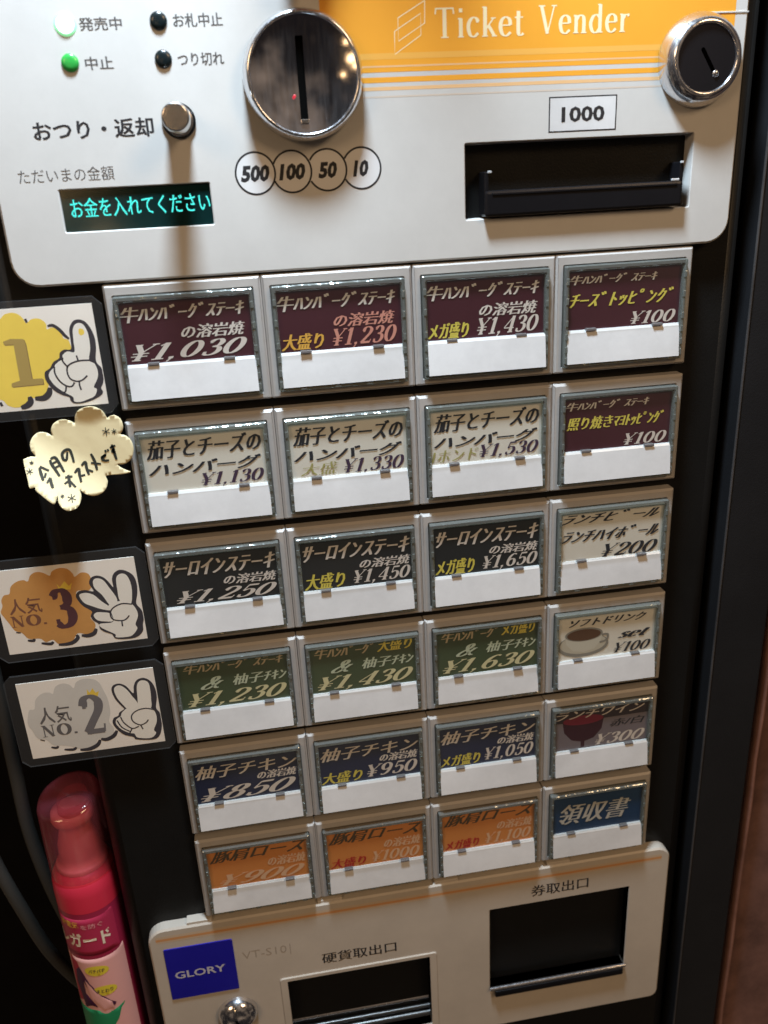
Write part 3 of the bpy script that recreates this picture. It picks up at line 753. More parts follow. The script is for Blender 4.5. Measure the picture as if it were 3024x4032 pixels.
# ================================================================== lower panel
cw = rrect(37.0, 116.2, -424, -371.0, .4, 1)
tw = rrect(150.8, 231.9, -404.2, -345.3, .4, 1)
bm = NB(); plate(bm, rrect(-31.0, 255.0, -436.2, -321.2, 8, rs=(6, 5, 8, 9)), [cw, tw], 0, 6, .9, hcham=.4)
lp = PT(obj('lower_panel', bm, LOWP))
bm = NB()
bm.free()
for x in (-4, 64, 127, 190):
    bm = NB(); box(bm, x - 6.5, x + 6.5, .9, 6, -321.6, -319.6, bev=.4)
    SUB(obj('panel_tab', bm, LOWP), lp)
bm = NB()
rect(bm, -27, 250, -328.4, -326.9, -.05, 0); rect(bm, -27, 250, -329.6, -325.4, -.03, 1)
text(bm, '硬貨取出口', (56.8, 97.6, -363.2, -355.8), -.05, 2, bold=.0, smear=(0, .25))
text(bm, '券取出口', (174.4, 207.2, -340.6, -332.9), -.05, 2, bold=.0, smear=(0, .25))
text(bm, 'VT-S10', (15.2, 38.6, -350.2, -345.0), -.05, 3, bold=-.01)
rect(bm, 40.4, 40.8, -352, -344.5, -.05, 3)
SUB(obj('lettering', bm, [mat('dull_orange_print', (.60, .30, .13), .5), mat('faint_orange_line', (.58, .46, .34), .5), INK, mat('faint_brown_ink', (.36, .31, .26), .5)], smooth=None), lp)
# badge
bm = NB(); plate(bm, rrect(-24.2, 11.2, -369.8, -334.2, .5, 2), [], -.5, .05, .15)
bd = PT(obj('maker_badge', bm, BLUE))
bm = NB(); text(bm, 'GLORY', (-20.6, 5.8, -355.4, -350.4), -.56, 0, bold=.02)
SUB(obj('lettering', bm, [mat('badge_print', (.55, .55, .66), .4)], smooth=None), bd)
# coin tray
bm = NB()
plate(bm, rrect(33.0, 120.2, -427.5, -368.6, 1.5, 3), [cw], -.7, .02, .4)
ct = PT(obj('coin_tray', bm, LOWP))
bm = NB(); x0, x1 = 37.1, 116.1
A = [bm.verts.new(V(x, .4, z)) for x, z in cw]; B = [bm.verts.new(V(x, 34, z)) for x, z in cw]
for k in range(len(A)): bm.faces.new((A[k], A[(k + 1) % len(A)], B[(k + 1) % len(A)], B[k]))
bm.faces.new(B)
SUB(obj('tray_cavity', bm, mat('cavity_black', (.006, .006, .006), .5, vary=.2, spec=.2)), ct)
for zc, yy, rad in ((-409.6, 7, 1.5), (-414.2, 4.5, 1.3), (-418.6, 3.5, 1.9)):
    bm = NB(); lathe(bm, [(rad, 0), (rad, 1)], 0, 0, 14)
    for v in bm.verts:
        u = v.co.y * 1000; v.co = V(37.3 + u * 78.6, yy + v.co.x * 1000, zc + v.co.z * 1000)
    SUB(obj('tray_rail', bm, CHROME if zc > -410 else mat('dull_rail', (.10, .10, .10), .3, metal=.8), smooth=True), ct)
bm = NB(); box(bm, 37.3, 115.9, 7, 30, -423.5, -416, bev=.5)
SUB(obj('tray_floor', bm, BRUSH), ct)
# ticket tray
bm = NB()
A = [bm.verts.new(V(x, .4, z)) for x, z in tw]; B = [bm.verts.new(V(x, 40, z)) for x, z in tw]
for k in range(len(A)): bm.faces.new((A[k], A[(k + 1) % len(A)], B[(k + 1) % len(A)], B[k]))
bm.faces.new(B)
tt = PT(obj('ticket_tray', bm, MAT['cavity_black']))
bm = NB(); lathe(bm, [(1.25, 0), (1.25, 1)], 0, 0, 14)
for v in bm.verts:
    u = v.co.y * 1000; v.co = V(150.7 + u * 81.3, -1.0 + v.co.x * 1000, -404.1 + v.co.z * 1000)
SUB(obj('tray_edge', bm, CHROME, smooth=True), tt)
bm = NB(); box(bm, 153.2, 230.8, -2.6, .5, -409.8, -405.1, bev=.9)
SUB(obj('tray_lip', bm, BLACKP), tt)
# small lock
bm = NB(); kx, kz = 8.6, -387.0
r = lathe(bm, [(10.8, .1), (10.7, -1.4), (9.9, -3.4), (8.2, -5.2), (5.8, -6.4), (3.0, -7.0), (.01, -7.15)], kx, kz, 48)
l2 = PT(obj('service_lock', bm, CHROME, smooth=True), 'small chrome key lock under the blue badge')
bm = NB(); plate(bm, [(kx - .7, kz - 4.4), (kx + .9, kz - 4.0), (kx + .7, kz - .6), (kx - .3, kz + 1.4), (kx - 1.4, kz + 1.6), (kx - 1.2, kz + .2), (kx - .5, kz - 1.2)], [], -7.3, -6.6)
SUB(obj('keyhole', bm, DARK), l2)
# ================================================================== laminated cards, memo, can, cables
CUT = 3.2
# outlines of the printed pictures and the memo, in millimetres on the card
DATA = {'s1':{'cloud':[(-38.1,-9.4),(-36.5,-8.0),(-33.5,-7.5),(-31.3,-8.4),(-30.0,-10.0),(-29.2,-11.8),(-27.4,-10.5),(-25.0,-10.2),(-23.2,-11.0),(-22.1,-12.6),(-22.2,-14.5),(-20.4,-14.0),(-18.5,-14.8),(-17.2,-16.8),(-16.8,-18.3),(-15.2,-19.1),(-14.7,-20.9),(-14.8,-22.6),(-17.4,-23.5),(-19.4,-25.4),(-21.4,-27.1),(-23.5,-29.0),(-25.5,-30.7),(-26.0,-32.4),(-25.5,-34.3),(-25.8,-36.8),(-27.5,-39.2),(-30.1,-40.6),(-32.5,-40.2),(-33.3,-39.4),(-34.4,-41.5),(-36.9,-43.3),(-39.7,-43.5),(-42.1,-42.3),(-43.5,-40.3),(-45.7,-39.8),(-49.5,-39.8),(-55.2,-35.0),(-55.7,-29.6),(-53.8,-21.0),(-50.7,-14.3),(-45.1,-11.3),(-40.9,-9.9)],'cres':[([(-33.4,-39.7),(-33.3,-41.6),(-34.8,-43.1),(-37.3,-43.8)],2.4593128390596743),([(-25.3,-36.8),(-25.9,-38.9),(-28.1,-40.7),(-31.5,-40.6)],2.4593128390596743),([(-21.8,-13.4),(-19.9,-13.2),(-17.8,-14.9),(-16.2,-17.2),(-14.8,-18.7)],1.301989150090416),([(-29.3,-10.1),(-28.9,-11.5)],1.5913200723327305),([(-44.6,-41.0),(-44.1,-42.5)],1.8806509945750451)],'num':[(-38.9,-18.0),(-36.1,-17.1),(-31.4,-17.5),(-31.0,-19.3),(-31.2,-32.9),(-27.3,-33.0),(-27.4,-35.2),(-39.2,-35.4),(-38.9,-34.0),(-35.7,-33.2),(-35.3,-19.3),(-38.8,-19.2)],'black':[(-14.2,-15.7),(-13.4,-13.6),(-11.9,-12.0),(-9.8,-11.7),(-7.7,-12.8),(-6.1,-15.6),(-5.3,-19.1),(-5.4,-22.6),(-6.3,-27.9),(-4.8,-30.6),(-4.3,-33.5),(-5.1,-36.7),(-6.1,-38.5),(-5.7,-40.3),(-7.0,-41.7),(-10.4,-43.2),(-14.1,-44.0),(-17.2,-43.8),(-18.4,-42.5),(-18.7,-41.2),(-21.1,-40.1),(-23.5,-38.4),(-25.4,-35.7),(-26.3,-33.1),(-25.9,-30.6),(-23.9,-29.4),(-22.1,-27.0),(-19.8,-25.8),(-19.1,-23.7),(-17.2,-22.6),(-14.8,-22.6),(-14.3,-18.8)],'white':[[(-12.9,-15.7),(-11.9,-13.7),(-10.4,-13.0),(-8.8,-13.6),(-7.7,-16.1),(-7.4,-19.3),(-7.7,-23.2),(-8.8,-27.4),(-7.0,-28.9),(-6.3,-31.9),(-6.9,-34.7),(-8.8,-37.9),(-7.8,-38.9),(-9.1,-41.5),(-12.1,-42.7),(-15.0,-43.4),(-17.1,-43.0),(-17.3,-41.2),(-19.6,-39.5),(-22.0,-37.5),(-23.9,-35.1),(-24.8,-32.5),(-24.0,-30.6),(-22.2,-29.1),(-21.6,-28.1),(-19.7,-26.8),(-18.2,-26.3),(-18.3,-24.8),(-16.3,-23.4),(-13.7,-23.8),(-13.3,-19.9)]],'lines':[[(-13.2,-25.2),(-12.9,-27.2)],[(-8.6,-27.4),(-12.2,-27.3),(-15.1,-27.9),(-17.2,-29.2),(-17.7,-31.7),(-16.9,-34.1),(-14.6,-35.2),(-12.5,-34.8),(-10.5,-33.3)],[(-13.9,-35.2),(-14.0,-37.0),(-13.7,-38.7)],[(-18.8,-25.9),(-18.4,-27.5),(-17.1,-29.4)],[(-22.1,-28.8),(-22.3,-31.6),(-21.1,-34.6),(-19.0,-36.6),(-17.0,-37.0),(-15.7,-35.5)],[(-19.1,-36.8),(-19.5,-38.4),(-20.2,-39.3)]],'blot':[(-10.5,-15.2),(-9.0,-15.5),(-8.9,-17.1),(-10.2,-17.7),(-10.9,-16.8)]},'s3':{'cloud':[(-61.4,-125.2),(-60.0,-122.9),(-57.6,-122.4),(-56.5,-119.3),(-53.8,-117.3),(-51.0,-116.8),(-49.2,-117.6),(-47.8,-115.1),(-45.3,-113.8),(-42.6,-114.4),(-40.1,-116.1),(-38.9,-114.3),(-35.9,-113.1),(-32.7,-113.8),(-30.8,-116.2),(-30.2,-117.9),(-27.5,-116.3),(-24.8,-116.9),(-23.8,-119.2),(-23.9,-122.4),(-25.7,-124.9),(-29.9,-124.4),(-31.0,-126.5),(-29.2,-131.1),(-26.0,-134.9),(-27.0,-138.1),(-25.6,-141.1),(-26.5,-143.8),(-29.3,-145.7),(-32.5,-144.7),(-34.2,-145.0),(-35.9,-147.6),(-38.6,-149.2),(-42.4,-148.7),(-44.3,-146.4),(-47.4,-147.1),(-49.4,-145.1),(-54.0,-144.5),(-56.2,-141.4),(-58.8,-139.9),(-60.4,-136.3),(-61.7,-133.4),(-62.7,-130.5),(-61.5,-127.9)],'cres':[([(-34.3,-145.3),(-33.9,-146.8),(-36.1,-148.7),(-39.1,-149.3),(-42.4,-149.1)],1.8091361374943467),([(-25.6,-143.4),(-26.8,-145.5),(-29.4,-146.4),(-32.2,-145.9)],1.9900497512437814),([(-51.7,-144.8),(-52.3,-145.7),(-54.6,-145.3)],1.3568521031207599),([(-44.3,-147.3),(-45.6,-148.2),(-49.3,-147.4)],1.4473089099954772),([(-56.7,-141.3),(-58.5,-140.8)],1.0854816824966078)],'black':[(-31.3,-127.0),(-30.0,-124.9),(-27.1,-124.5),(-23.7,-125.5),(-24.9,-121.8),(-23.8,-119.2),(-21.3,-118.4),(-18.6,-119.6),(-16.7,-122.3),(-15.4,-124.6),(-15.3,-120.8),(-14.1,-118.2),(-11.6,-116.9),(-8.8,-117.8),(-6.3,-120.3),(-5.5,-124.3),(-5.9,-128.6),(-7.1,-133.5),(-5.6,-136.5),(-4.7,-140.0),(-5.8,-143.8),(-6.3,-147.2),(-8.9,-149.7),(-12.9,-150.3),(-18.2,-149.5),(-19.5,-147.1),(-22.4,-145.5),(-24.1,-143.6),(-24.2,-141.3),(-26.2,-139.3),(-26.8,-137.0),(-26.0,-134.9),(-28.9,-132.2),(-30.4,-129.8)],'white':[[(-29.9,-127.1),(-29.0,-126.0),(-26.4,-126.0),(-23.8,-127.4),(-21.4,-130.5),(-18.7,-133.3),(-17.6,-135.4),(-21.1,-134.7),(-25.6,-132.4),(-28.5,-130.4)],[(-23.3,-121.4),(-22.6,-120.0),(-21.0,-119.7),(-18.9,-121.0),(-16.9,-125.0),(-14.7,-130.5),(-16.2,-133.9),(-18.4,-132.5),(-20.5,-127.8),(-23.0,-124.2)],[(-13.6,-121.0),(-12.4,-119.1),(-10.4,-118.8),(-8.9,-120.1),(-8.0,-123.4),(-8.1,-128.3),(-9.6,-133.7),(-13.6,-131.5),(-13.9,-125.9)],[(-18.6,-132.8),(-13.9,-131.5),(-9.5,-133.1),(-7.6,-136.2),(-7.3,-139.6),(-8.9,-143.4),(-8.5,-145.7),(-11.2,-148.8),(-14.7,-149.2),(-18.1,-148.7),(-18.1,-147.3),(-20.9,-145.2),(-23.5,-143.1),(-23.6,-141.3),(-18.1,-141.1),(-18.1,-136.5)],[(-25.6,-137.1),(-24.2,-135.7),(-21.4,-136.0),(-18.7,-137.0),(-18.0,-140.6),(-20.7,-140.6),(-24.3,-139.5)]],'lines':[[(-8.9,-133.7),(-13.1,-132.9),(-17.0,-134.4),(-18.6,-137.0),(-17.9,-139.9),(-14.4,-141.0),(-12.3,-140.4),(-10.9,-138.9)],[(-14.4,-141.2),(-14.5,-143.8)]],'num':[(-42.7,-122.5),(-31.9,-141.4)],'jin':[(-58.3,-124.8),(-45.8,-126.4),(-47.0,-132.9),(-59.2,-131.2)],'no':[(-58.2,-132.5),(-45.2,-134.2),(-46.0,-138.8),(-59.5,-138.7)],'crown':[(-38.1,-120.1),(-37.0,-121.9),(-34.7,-119.4),(-33.2,-121.8),(-31.8,-120.4),(-32.9,-123.5),(-37.6,-122.9)]},'s2':{'cloud':[(-61.4,-181.5),(-60.4,-179.8),(-58.4,-179.6),(-57.0,-174.9),(-53.5,-172.2),(-50.6,-172.3),(-49.3,-173.1),(-47.7,-169.8),(-44.5,-168.5),(-41.7,-169.5),(-40.1,-171.6),(-38.6,-168.8),(-35.5,-167.5),(-31.6,-168.1),(-29.0,-170.3),(-27.7,-174.7),(-26.6,-179.7),(-26.6,-186.4),(-27.9,-191.2),(-26.5,-195.2),(-27.6,-198.8),(-30.5,-200.8),(-33.9,-199.6),(-35.9,-202.5),(-38.7,-203.9),(-42.8,-203.8),(-46.5,-201.9),(-50.3,-200.7),(-53.8,-200.1),(-56.6,-196.5),(-59.9,-195.3),(-61.5,-190.7),(-62.7,-186.8)],'cres':[([(-33.4,-200.3),(-35.0,-202.9),(-38.8,-204.5),(-42.9,-204.3)],1.9900497512437814),([(-25.3,-196.6),(-27.2,-199.2),(-30.5,-200.6),(-32.9,-199.9)],1.9900497512437814),([(-51.9,-200.7),(-53.0,-201.5),(-55.1,-200.8)],1.2663952962460425),([(-44.3,-202.6),(-45.8,-203.6),(-49.7,-203.0)],1.4473089099954772),([(-57.2,-197.0),(-59.0,-196.1)],1.0854816824966078)],'black':[(-24.3,-175.2),(-23.2,-172.7),(-20.3,-172.2),(-17.6,-174.1),(-15.2,-178.1),(-14.4,-174.3),(-12.7,-171.5),(-9.6,-170.8),(-6.8,-173.0),(-5.4,-176.9),(-5.3,-181.8),(-6.4,-187.2),(-5.0,-190.5),(-5.0,-195.6),(-6.3,-201.0),(-8.7,-203.8),(-12.9,-203.8),(-17.7,-202.7),(-18.7,-201.2),(-22.6,-199.3),(-25.5,-195.3),(-26.5,-192.0),(-25.6,-189.7),(-23.5,-188.8),(-22.7,-187.1),(-20.4,-185.6),(-21.6,-183.5),(-23.5,-179.6)],'white':[[(-23.2,-175.4),(-22.3,-173.5),(-20.2,-173.2),(-17.8,-175.6),(-15.9,-179.5),(-14.2,-183.2),(-14.5,-186.5),(-18.2,-187.8),(-19.2,-185.8),(-20.4,-183.7),(-22.4,-179.7)],[(-13.2,-175.1),(-11.8,-172.4),(-9.7,-172.1),(-7.9,-173.6),(-7.6,-177.2),(-7.9,-182.0),(-8.9,-187.1),(-14.5,-186.5),(-13.9,-182.6)],[(-14.7,-184.6),(-8.9,-186.8),(-7.0,-190.2),(-7.2,-194.6),(-9.0,-198.7),(-8.3,-200.7),(-10.7,-202.9),(-14.8,-202.5),(-17.2,-201.5),(-18.0,-199.4),(-19.9,-198.8),(-23.1,-196.4),(-25.1,-192.9),(-24.5,-190.5),(-22.5,-189.3),(-21.7,-187.5),(-19.1,-185.5)]],'lines':[[(-7.0,-188.3),(-10.9,-186.8),(-15.1,-187.4),(-17.7,-189.7),(-17.5,-192.9),(-14.7,-195.2),(-12.0,-194.4),(-10.7,-192.9)],[(-14.5,-195.3),(-13.8,-197.6)],[(-22.6,-189.6),(-21.6,-192.9),(-18.5,-196.5),(-15.3,-195.8)],[(-24.4,-191.2),(-22.9,-195.1),(-19.8,-197.9)],[(-18.5,-196.5),(-19.9,-198.8)]],'num':[(-40.4,-175.7),(-29.1,-197.0)],'jin':[(-56.3,-179.3),(-43.6,-181.3),(-44.9,-188.7),(-57.5,-186.7)],'no':[(-56.3,-188.1),(-42.4,-188.8),(-43.6,-195.5),(-57.5,-194.7)],'crown':[(-34.7,-173.0),(-33.8,-174.9),(-32.2,-172.8),(-31.3,-175.3),(-29.7,-174.7),(-30.7,-177.5),(-35.1,-176.9)]},'memo':[(-18.3,-51.4),(-17.8,-49.0),(-16.2,-46.5),(-13.5,-45.2),(-11.0,-44.9),(-8.7,-45.7),(-6.8,-47.4),(-6.1,-49.3),(-5.6,-50.5),(-4.4,-49.8),(-2.6,-49.6),(-0.7,-51.3),(-0.1,-54.0),(-0.6,-56.2),(-1.7,-57.6),(0.3,-58.4),(2.1,-60.7),(2.5,-64.2),(1.4,-67.6),(-0.7,-69.6),(-3.0,-70.3),(-4.8,-70.1),(-3.2,-71.9),(-0.4,-73.5),(-0.9,-74.1),(-4.7,-74.4),(-9.8,-74.2),(-9.6,-76.5),(-10.4,-79.0),(-12.3,-80.8),(-15.2,-81.3),(-17.8,-80.4),(-19.4,-79.1),(-20.4,-78.1),(-20.0,-80.0),(-20.4,-82.2),(-21.8,-84.2),(-24.8,-84.6),(-27.0,-83.1),(-28.3,-80.8),(-28.4,-78.5),(-29.1,-80.3),(-30.1,-81.0),(-33.1,-78.1),(-35.8,-75.1),(-36.0,-73.9),(-37.8,-73.9),(-38.3,-71.6),(-39.4,-64.2),(-38.7,-63.2),(-36.8,-62.8),(-34.9,-63.0),(-36.1,-61.0),(-36.4,-58.2),(-35.3,-55.8),(-33.3,-54.2),(-31.5,-53.9),(-29.2,-54.6),(-27.7,-55.9),(-27.8,-53.7),(-26.7,-51.3),(-24.5,-49.9),(-22.0,-49.6),(-19.7,-50.5)],'ink':[[(-34.0,-67.2),(-33.6,-69.6),(-33.0,-72.2)],[(-33.8,-66.9),(-30.7,-69.0)],[(-31.9,-69.6),(-32.5,-71.3)],[(-30.5,-71.6),(-30.3,-73.6),(-29.8,-75.5)],[(-30.5,-71.6),(-31.8,-73.3)],[(-29.9,-65.1),(-29.6,-66.6),(-28.5,-68.8),(-27.1,-71.7)],[(-29.7,-64.8),(-28.0,-64.4),(-26.6,-67.1),(-25.3,-70.4)],[(-29.3,-66.6),(-27.3,-65.9)],[(-28.5,-68.3),(-26.5,-67.6)],[(-23.1,-62.8),(-23.9,-65.8),(-25.0,-65.5),(-25.1,-63.3),(-23.6,-62.0),(-22.1,-62.2),(-21.5,-64.9),(-21.3,-67.3)],[(-23.9,-71.7),(-23.8,-73.8),(-23.7,-76.4)],[(-23.6,-73.7),(-25.6,-74.8)],[(-23.5,-74.2),(-21.7,-76.8)],[(-25.2,-72.5),(-22.5,-72.5)],[(-21.5,-71.4),(-19.9,-70.0),(-19.8,-72.4),(-19.5,-75.3)],[(-19.9,-72.9),(-17.7,-72.7)],[(-18.6,-68.9),(-17.0,-67.7),(-16.8,-70.3),(-16.3,-72.9)],[(-16.9,-70.7),(-14.6,-71.9)],[(-14.3,-64.5),(-13.3,-68.1),(-13.0,-71.5)],[(-14.9,-68.3),(-11.1,-69.1)],[(-10.7,-66.6),(-8.7,-65.5),(-10.3,-66.9),(-9.5,-67.9),(-7.7,-67.9)],[(-8.6,-63.5),(-8.4,-64.7)],[(-7.6,-63.2),(-7.4,-64.2)],[(-6.6,-62.8),(-4.4,-62.0)],[(-5.7,-61.5),(-5.2,-65.0),(-4.8,-68.0)],[(-4.8,-63.3),(-5.9,-64.3),(-4.7,-64.9)]],'stars':[[(-7.0,-54.3),(-7.0,-57.7)],[(-8.4,-55.3),(-5.6,-56.7)],[(-5.6,-55.0),(-8.4,-57.0)],[(-3.9,-55.1),(-3.9,-57.4)],[(-4.8,-55.8),(-3.0,-56.7)],[(-3.0,-55.6),(-4.8,-56.9)],[(-36.6,-64.2),(-36.5,-65.9)],[(-37.3,-64.7),(-35.9,-65.5)],[(-35.9,-64.7),(-37.2,-65.5)],[(-37.6,-66.8),(-37.3,-69.3)],[(-38.6,-67.4),(-36.4,-68.7)],[(-36.5,-67.4),(-38.5,-68.7)],[(-26.8,-78.3),(-26.7,-79.8)],[(-27.4,-78.7),(-26.1,-79.4)],[(-26.2,-78.7),(-27.3,-79.4)],[(-23.6,-78.8),(-23.3,-82.0)],[(-24.9,-79.6),(-22.0,-81.3)],[(-22.2,-79.7),(-24.8,-81.1)]]}
def card_outline(x0, x1, z0, z1): 
    c = CUT
    return [(x0 + c, z0), (x1 - c, z0), (x1, z0 + c), (x1, z1 - c), (x1 - c, z1), (x0 + c, z1), (x0, z1 - c), (x0, z0 + c)]
def rank_card(D, ext, paper, num, label, cc, nc, tcx, crown=None):
    """film, paper and print of one laminated card"""
    bm = NB(); plate(bm, card_outline(*ext), [], -1.62, -.62, .12)
    r = obj('rank_card', bm, LAMI); tag(r, label, 'sign', 'laminated ranking cards beside the menu buttons')
    bm = NB(); x0, x1, z0, z1 = paper; box(bm, x0, x1, -1.35, -.95, z0, z1)
    obj('paper_insert', bm, mat('cream_paper', (.92, .87, .80), .6, vary=.03), r)
    bm = NB()
    def clip(l): return [(min(max(x, x0 + .2), x1 - .2), min(max(z, z0 + .2), z1 - .2)) for x, z in l]
    poly(bm, clip(smoothpts(D['cloud'], 4, True)), -1.38, 1)
    for l, wd in D['cres']: stroke(bm, l, wd, -1.40, 0, taper=.45)
    poly(bm, clip(smoothpts(D['black'], 4, True)), -1.42, 0)
    for k, l in enumerate(D['white']): poly(bm, smoothpts(l, 4, True), -1.44 - .003 * k, 2)
    for l in D['lines']: stroke(bm, l, .62, -1.47, 0)
    num(bm)
    obj('printed_picture', bm, [mat('glove_black', (.025, .02, .03), .5), cc, mat('glove_white', (.90, .87, .80), .55), nc, tcx, mat('crown_yellow', (.85, .60, .06), .5), mat('shade_brown', (.28, .18, .05), .5)], r, smooth=None)
    return r
def bb(q): xs = [p[0] for p in q]; zs = [p[1] for p in q]; return (min(xs), max(xs), min(zs), max(zs))
d1, d3, d2 = DATA['s1'], DATA['s3'], DATA['s2']
def n1(bm):
    poly(bm, [(x + .35, z - .35) for x, z in d1['num']], -1.395, 6); poly(bm, d1['num'], -1.40, 3); poly(bm, smoothpts(d1['blot'], 3, True), -1.46, 1)
    jl_ = (-66, -51, -31, -26); text(bm, '人気', (-67, -52, -29, -22), -1.41, 4, bold=.01); serif(bm, 'NO.', (-66, -50, -38, -31), -1.41, 4)
rank_card(d1, (-68.5, -.6, -48.8, -3.3), (-64.6, -4.4, -45.0, -6.0), n1, 'laminated card with a yellow cloud, gold numeral 1 and a glove raising one finger', mat('cloud_yellow', (.95, .68, .09), .55, vary=.10), mat('gold_numeral', (.44, .31, .08), .5), mat('brown_ink', (.20, .07, .03), .5))
def n3(bm):
    q = d3['num']; serif(bm, '3', (q[0][0] + .6, q[1][0] - .2, q[1][1] + .4, q[0][1] - .4), -1.41, 3, thick=.27, thin=.10)
    x0, x1, z0, z1 = bb(d3['jin']); text(bm, '人気', (x0, x1, z0 + .3, z1 - .3), -1.41, 4, bold=.012)
    x0, x1, z0, z1 = bb(d3['no']); serif(bm, 'NO.', (x0, x1, z0 + .4, z1 - .6), -1.41, 4, thick=.22, thin=.08)
    poly(bm, d3['crown'], -1.395, 5)
rank_card(d3, (-67.8, -.2, -155.2, -107.2), (-63.2, -4.9, -151.2, -111.6), n3, 'laminated card with a brown orange cloud, the numeral 3 and a glove raising three fingers', mat('cloud_orange', (.62, .30, .07), .55, vary=.16), mat('plum_numeral', (.085, .02, .03), .5), MAT['brown_ink'])
def n2(bm):
    q = d2['num']; serif(bm, '2', (q[0][0] + .6, q[1][0], q[1][1] + .2, q[0][1] - .6), -1.41, 3, thick=.25, thin=.09)
    x0, x1, z0, z1 = bb(d2['jin']); text(bm, '人気', (x0, x1, z0 + .3, z1 - .3), -1.41, 4, bold=.012)
    x0, x1, z0, z1 = bb(d2['no']); serif(bm, 'NO.', (x0, x1, z0 + .4, z1 - .8), -1.41, 4, thick=.22, thin=.08)
    poly(bm, d2['crown'], -1.395, 5)
rank_card(d2, (-69.0, -.2, -210.0, -162.2), (-64.0, -4.9, -205.8, -166.2), n2, 'laminated card with a pale grey cloud, the numeral 2 and a glove raising two fingers', mat('cloud_grey', (.66, .64, .60), .55, vary=.08), mat('grey_numeral', (.16, .15, .16), .5), mat('dark_grey_ink', (.12, .11, .11), .5))

# memo: a cloud of yellowish paper, taped at the top and curling off the steel at the lower left
def MY(x, z):
    s = (-20 - x) * .6 + (-66 - z) * .8
    return -2.2 - .020 * max(0, s + 4) ** 2
edge = smoothpts(DATA['memo'], 3, True)
pts = [Vector(p) for p in edge]; ne = len(pts)
xs = [p[0] for p in edge]; zs = [p[1] for p in edge]
gx = min(xs)
while gx < max(xs):
    gz = min(zs)
    while gz < max(zs): pts.append(Vector((gx + .3, gz + .2))); gz += 1.5
    gx += 1.5
r = delaunay_2d_cdt(pts, [(i, (i + 1) % ne) for i in range(ne)], [list(range(ne))], 1, 1e-5)
bm = NB()
vv = [bm.verts.new(V(p.x, MY(p.x, p.y) + .02 * math.sin(p.x * .8 + p.y * .5) - .9 * max(0, p.y + 51.5) ** 1.5 * .12, p.y)) for p in r[0]]
for f in r[2]:
    try: bm.faces.new([vv[i] for i in f]).smooth = True
    except ValueError: pass
MEMO = mat('memo_paper', (.88, .77, .48), .5, bump=.12, bscale=400, vary=.04)
me = bpy.data.meshes.new('cloud_memo'); bmesh.ops.recalc_face_normals(bm, faces=bm.faces[:]); bm.to_mesh(me); bm.free()
memo = link('cloud_memo', me, MEMO)
sm = memo.modifiers.new('thickness', 'SOLIDIFY'); sm.thickness = .00012; sm.offset = 0
tag(memo, 'cloud shaped cream paper memo with handwriting, curling at its lower left', 'memo')
bm = NB()
for l in DATA['ink']: stroke(bm, l, 1.15, -.22, 0, yf=MY, taper=.3)
for l in DATA['stars']: stroke(bm, l, .32, -.22, 0, yf=MY, smooth=False)
obj('handwriting', bm, [mat('marker_ink', (.03, .035, .03), .5)], memo, smooth=None)

# spray can on the left of the cabinet
ax, ay, cr_ = -60.6, 24.0, 16.6
can = empty('spray_can', (ax, ay, -470), 'slim pink and crimson spray can with clear pink cap standing beside the black cabinet', 'spray can')
def CP(o):
    o.parent = can; o.matrix_parent_inverse = Matrix.Translation(-can.location); return o
bm = NB(); r = lathe(bm, [(cr_ - .6, -470), (cr_, -468), (cr_, -309.5)], ax, 0, 56, axis='Z', cy=ay); capring(bm, r[0])
body = CP(obj('can_body', bm, mat('crimson_enamel', (.36, .02, .07), .4, coat=.15), smooth=True))
bm = NB(); r = lathe(bm, [(cr_ + .05, -309.5), (cr_ + .1, -300), (cr_ - .3, -293.5), (cr_ - 2.4, -289.6), (10.5, -288)], ax, 0, 56, axis='Z', cy=ay)
CP(obj('collar', bm, mat('red_plastic', (.66, .03, .07), .42, coat=.1), smooth=True))
bm = NB(); r = lathe(bm, [(12.6, -288.6), (12.9, -286.8), (12.4, -285.8), (10.0, -285.4), (10.4, -281), (10.0, -275), (8.4, -269), (7.6, -266), (7.6, -262.5), (10.0, -261), (10.6, -259), (10.0, -255.5), (8.0, -254.6), (.01, -254.4)], ax, 0, 40, axis='Z', cy=ay)
CP(obj('nozzle', bm, mat('pink_plastic', (.90, .40, .36), .45, coat=.1), smooth=True))
bm = NB(); r = lathe(bm, [(cr_ - .4, -291), (cr_ - .5, -272), (cr_ - .9, -248.5), (cr_ - 1.8, -246.4), (cr_ - 4, -245.6), (.01, -245.4)], ax, 0, 56, axis='Z', cy=ay)
CAPM = clear('pink_cap_plastic', (.95, .58, .64), .76, .035, .10, bump=.3, bscale=120, diff=(.62, .16, .24))
def slant(bm):
    for v in bm.verts:
        if v.co.z > -.262: v.co.z += .20 * (v.co.y - ay / 1000) + .10 * (v.co.x - ax / 1000) - .001
slant(bm)
cp = CP(obj('clear_cap', bm, CAPM, smooth=True))
bm = NB(); r = lathe(bm, [(7.5, -246.5), (8.0, -249.5), (8.2, -252)], ax + 2, 0, 40, axis='Z', cy=ay - 1); slant(bm)
SUB(obj('cap_inner_ring', bm, CAPM, smooth=True), cp)
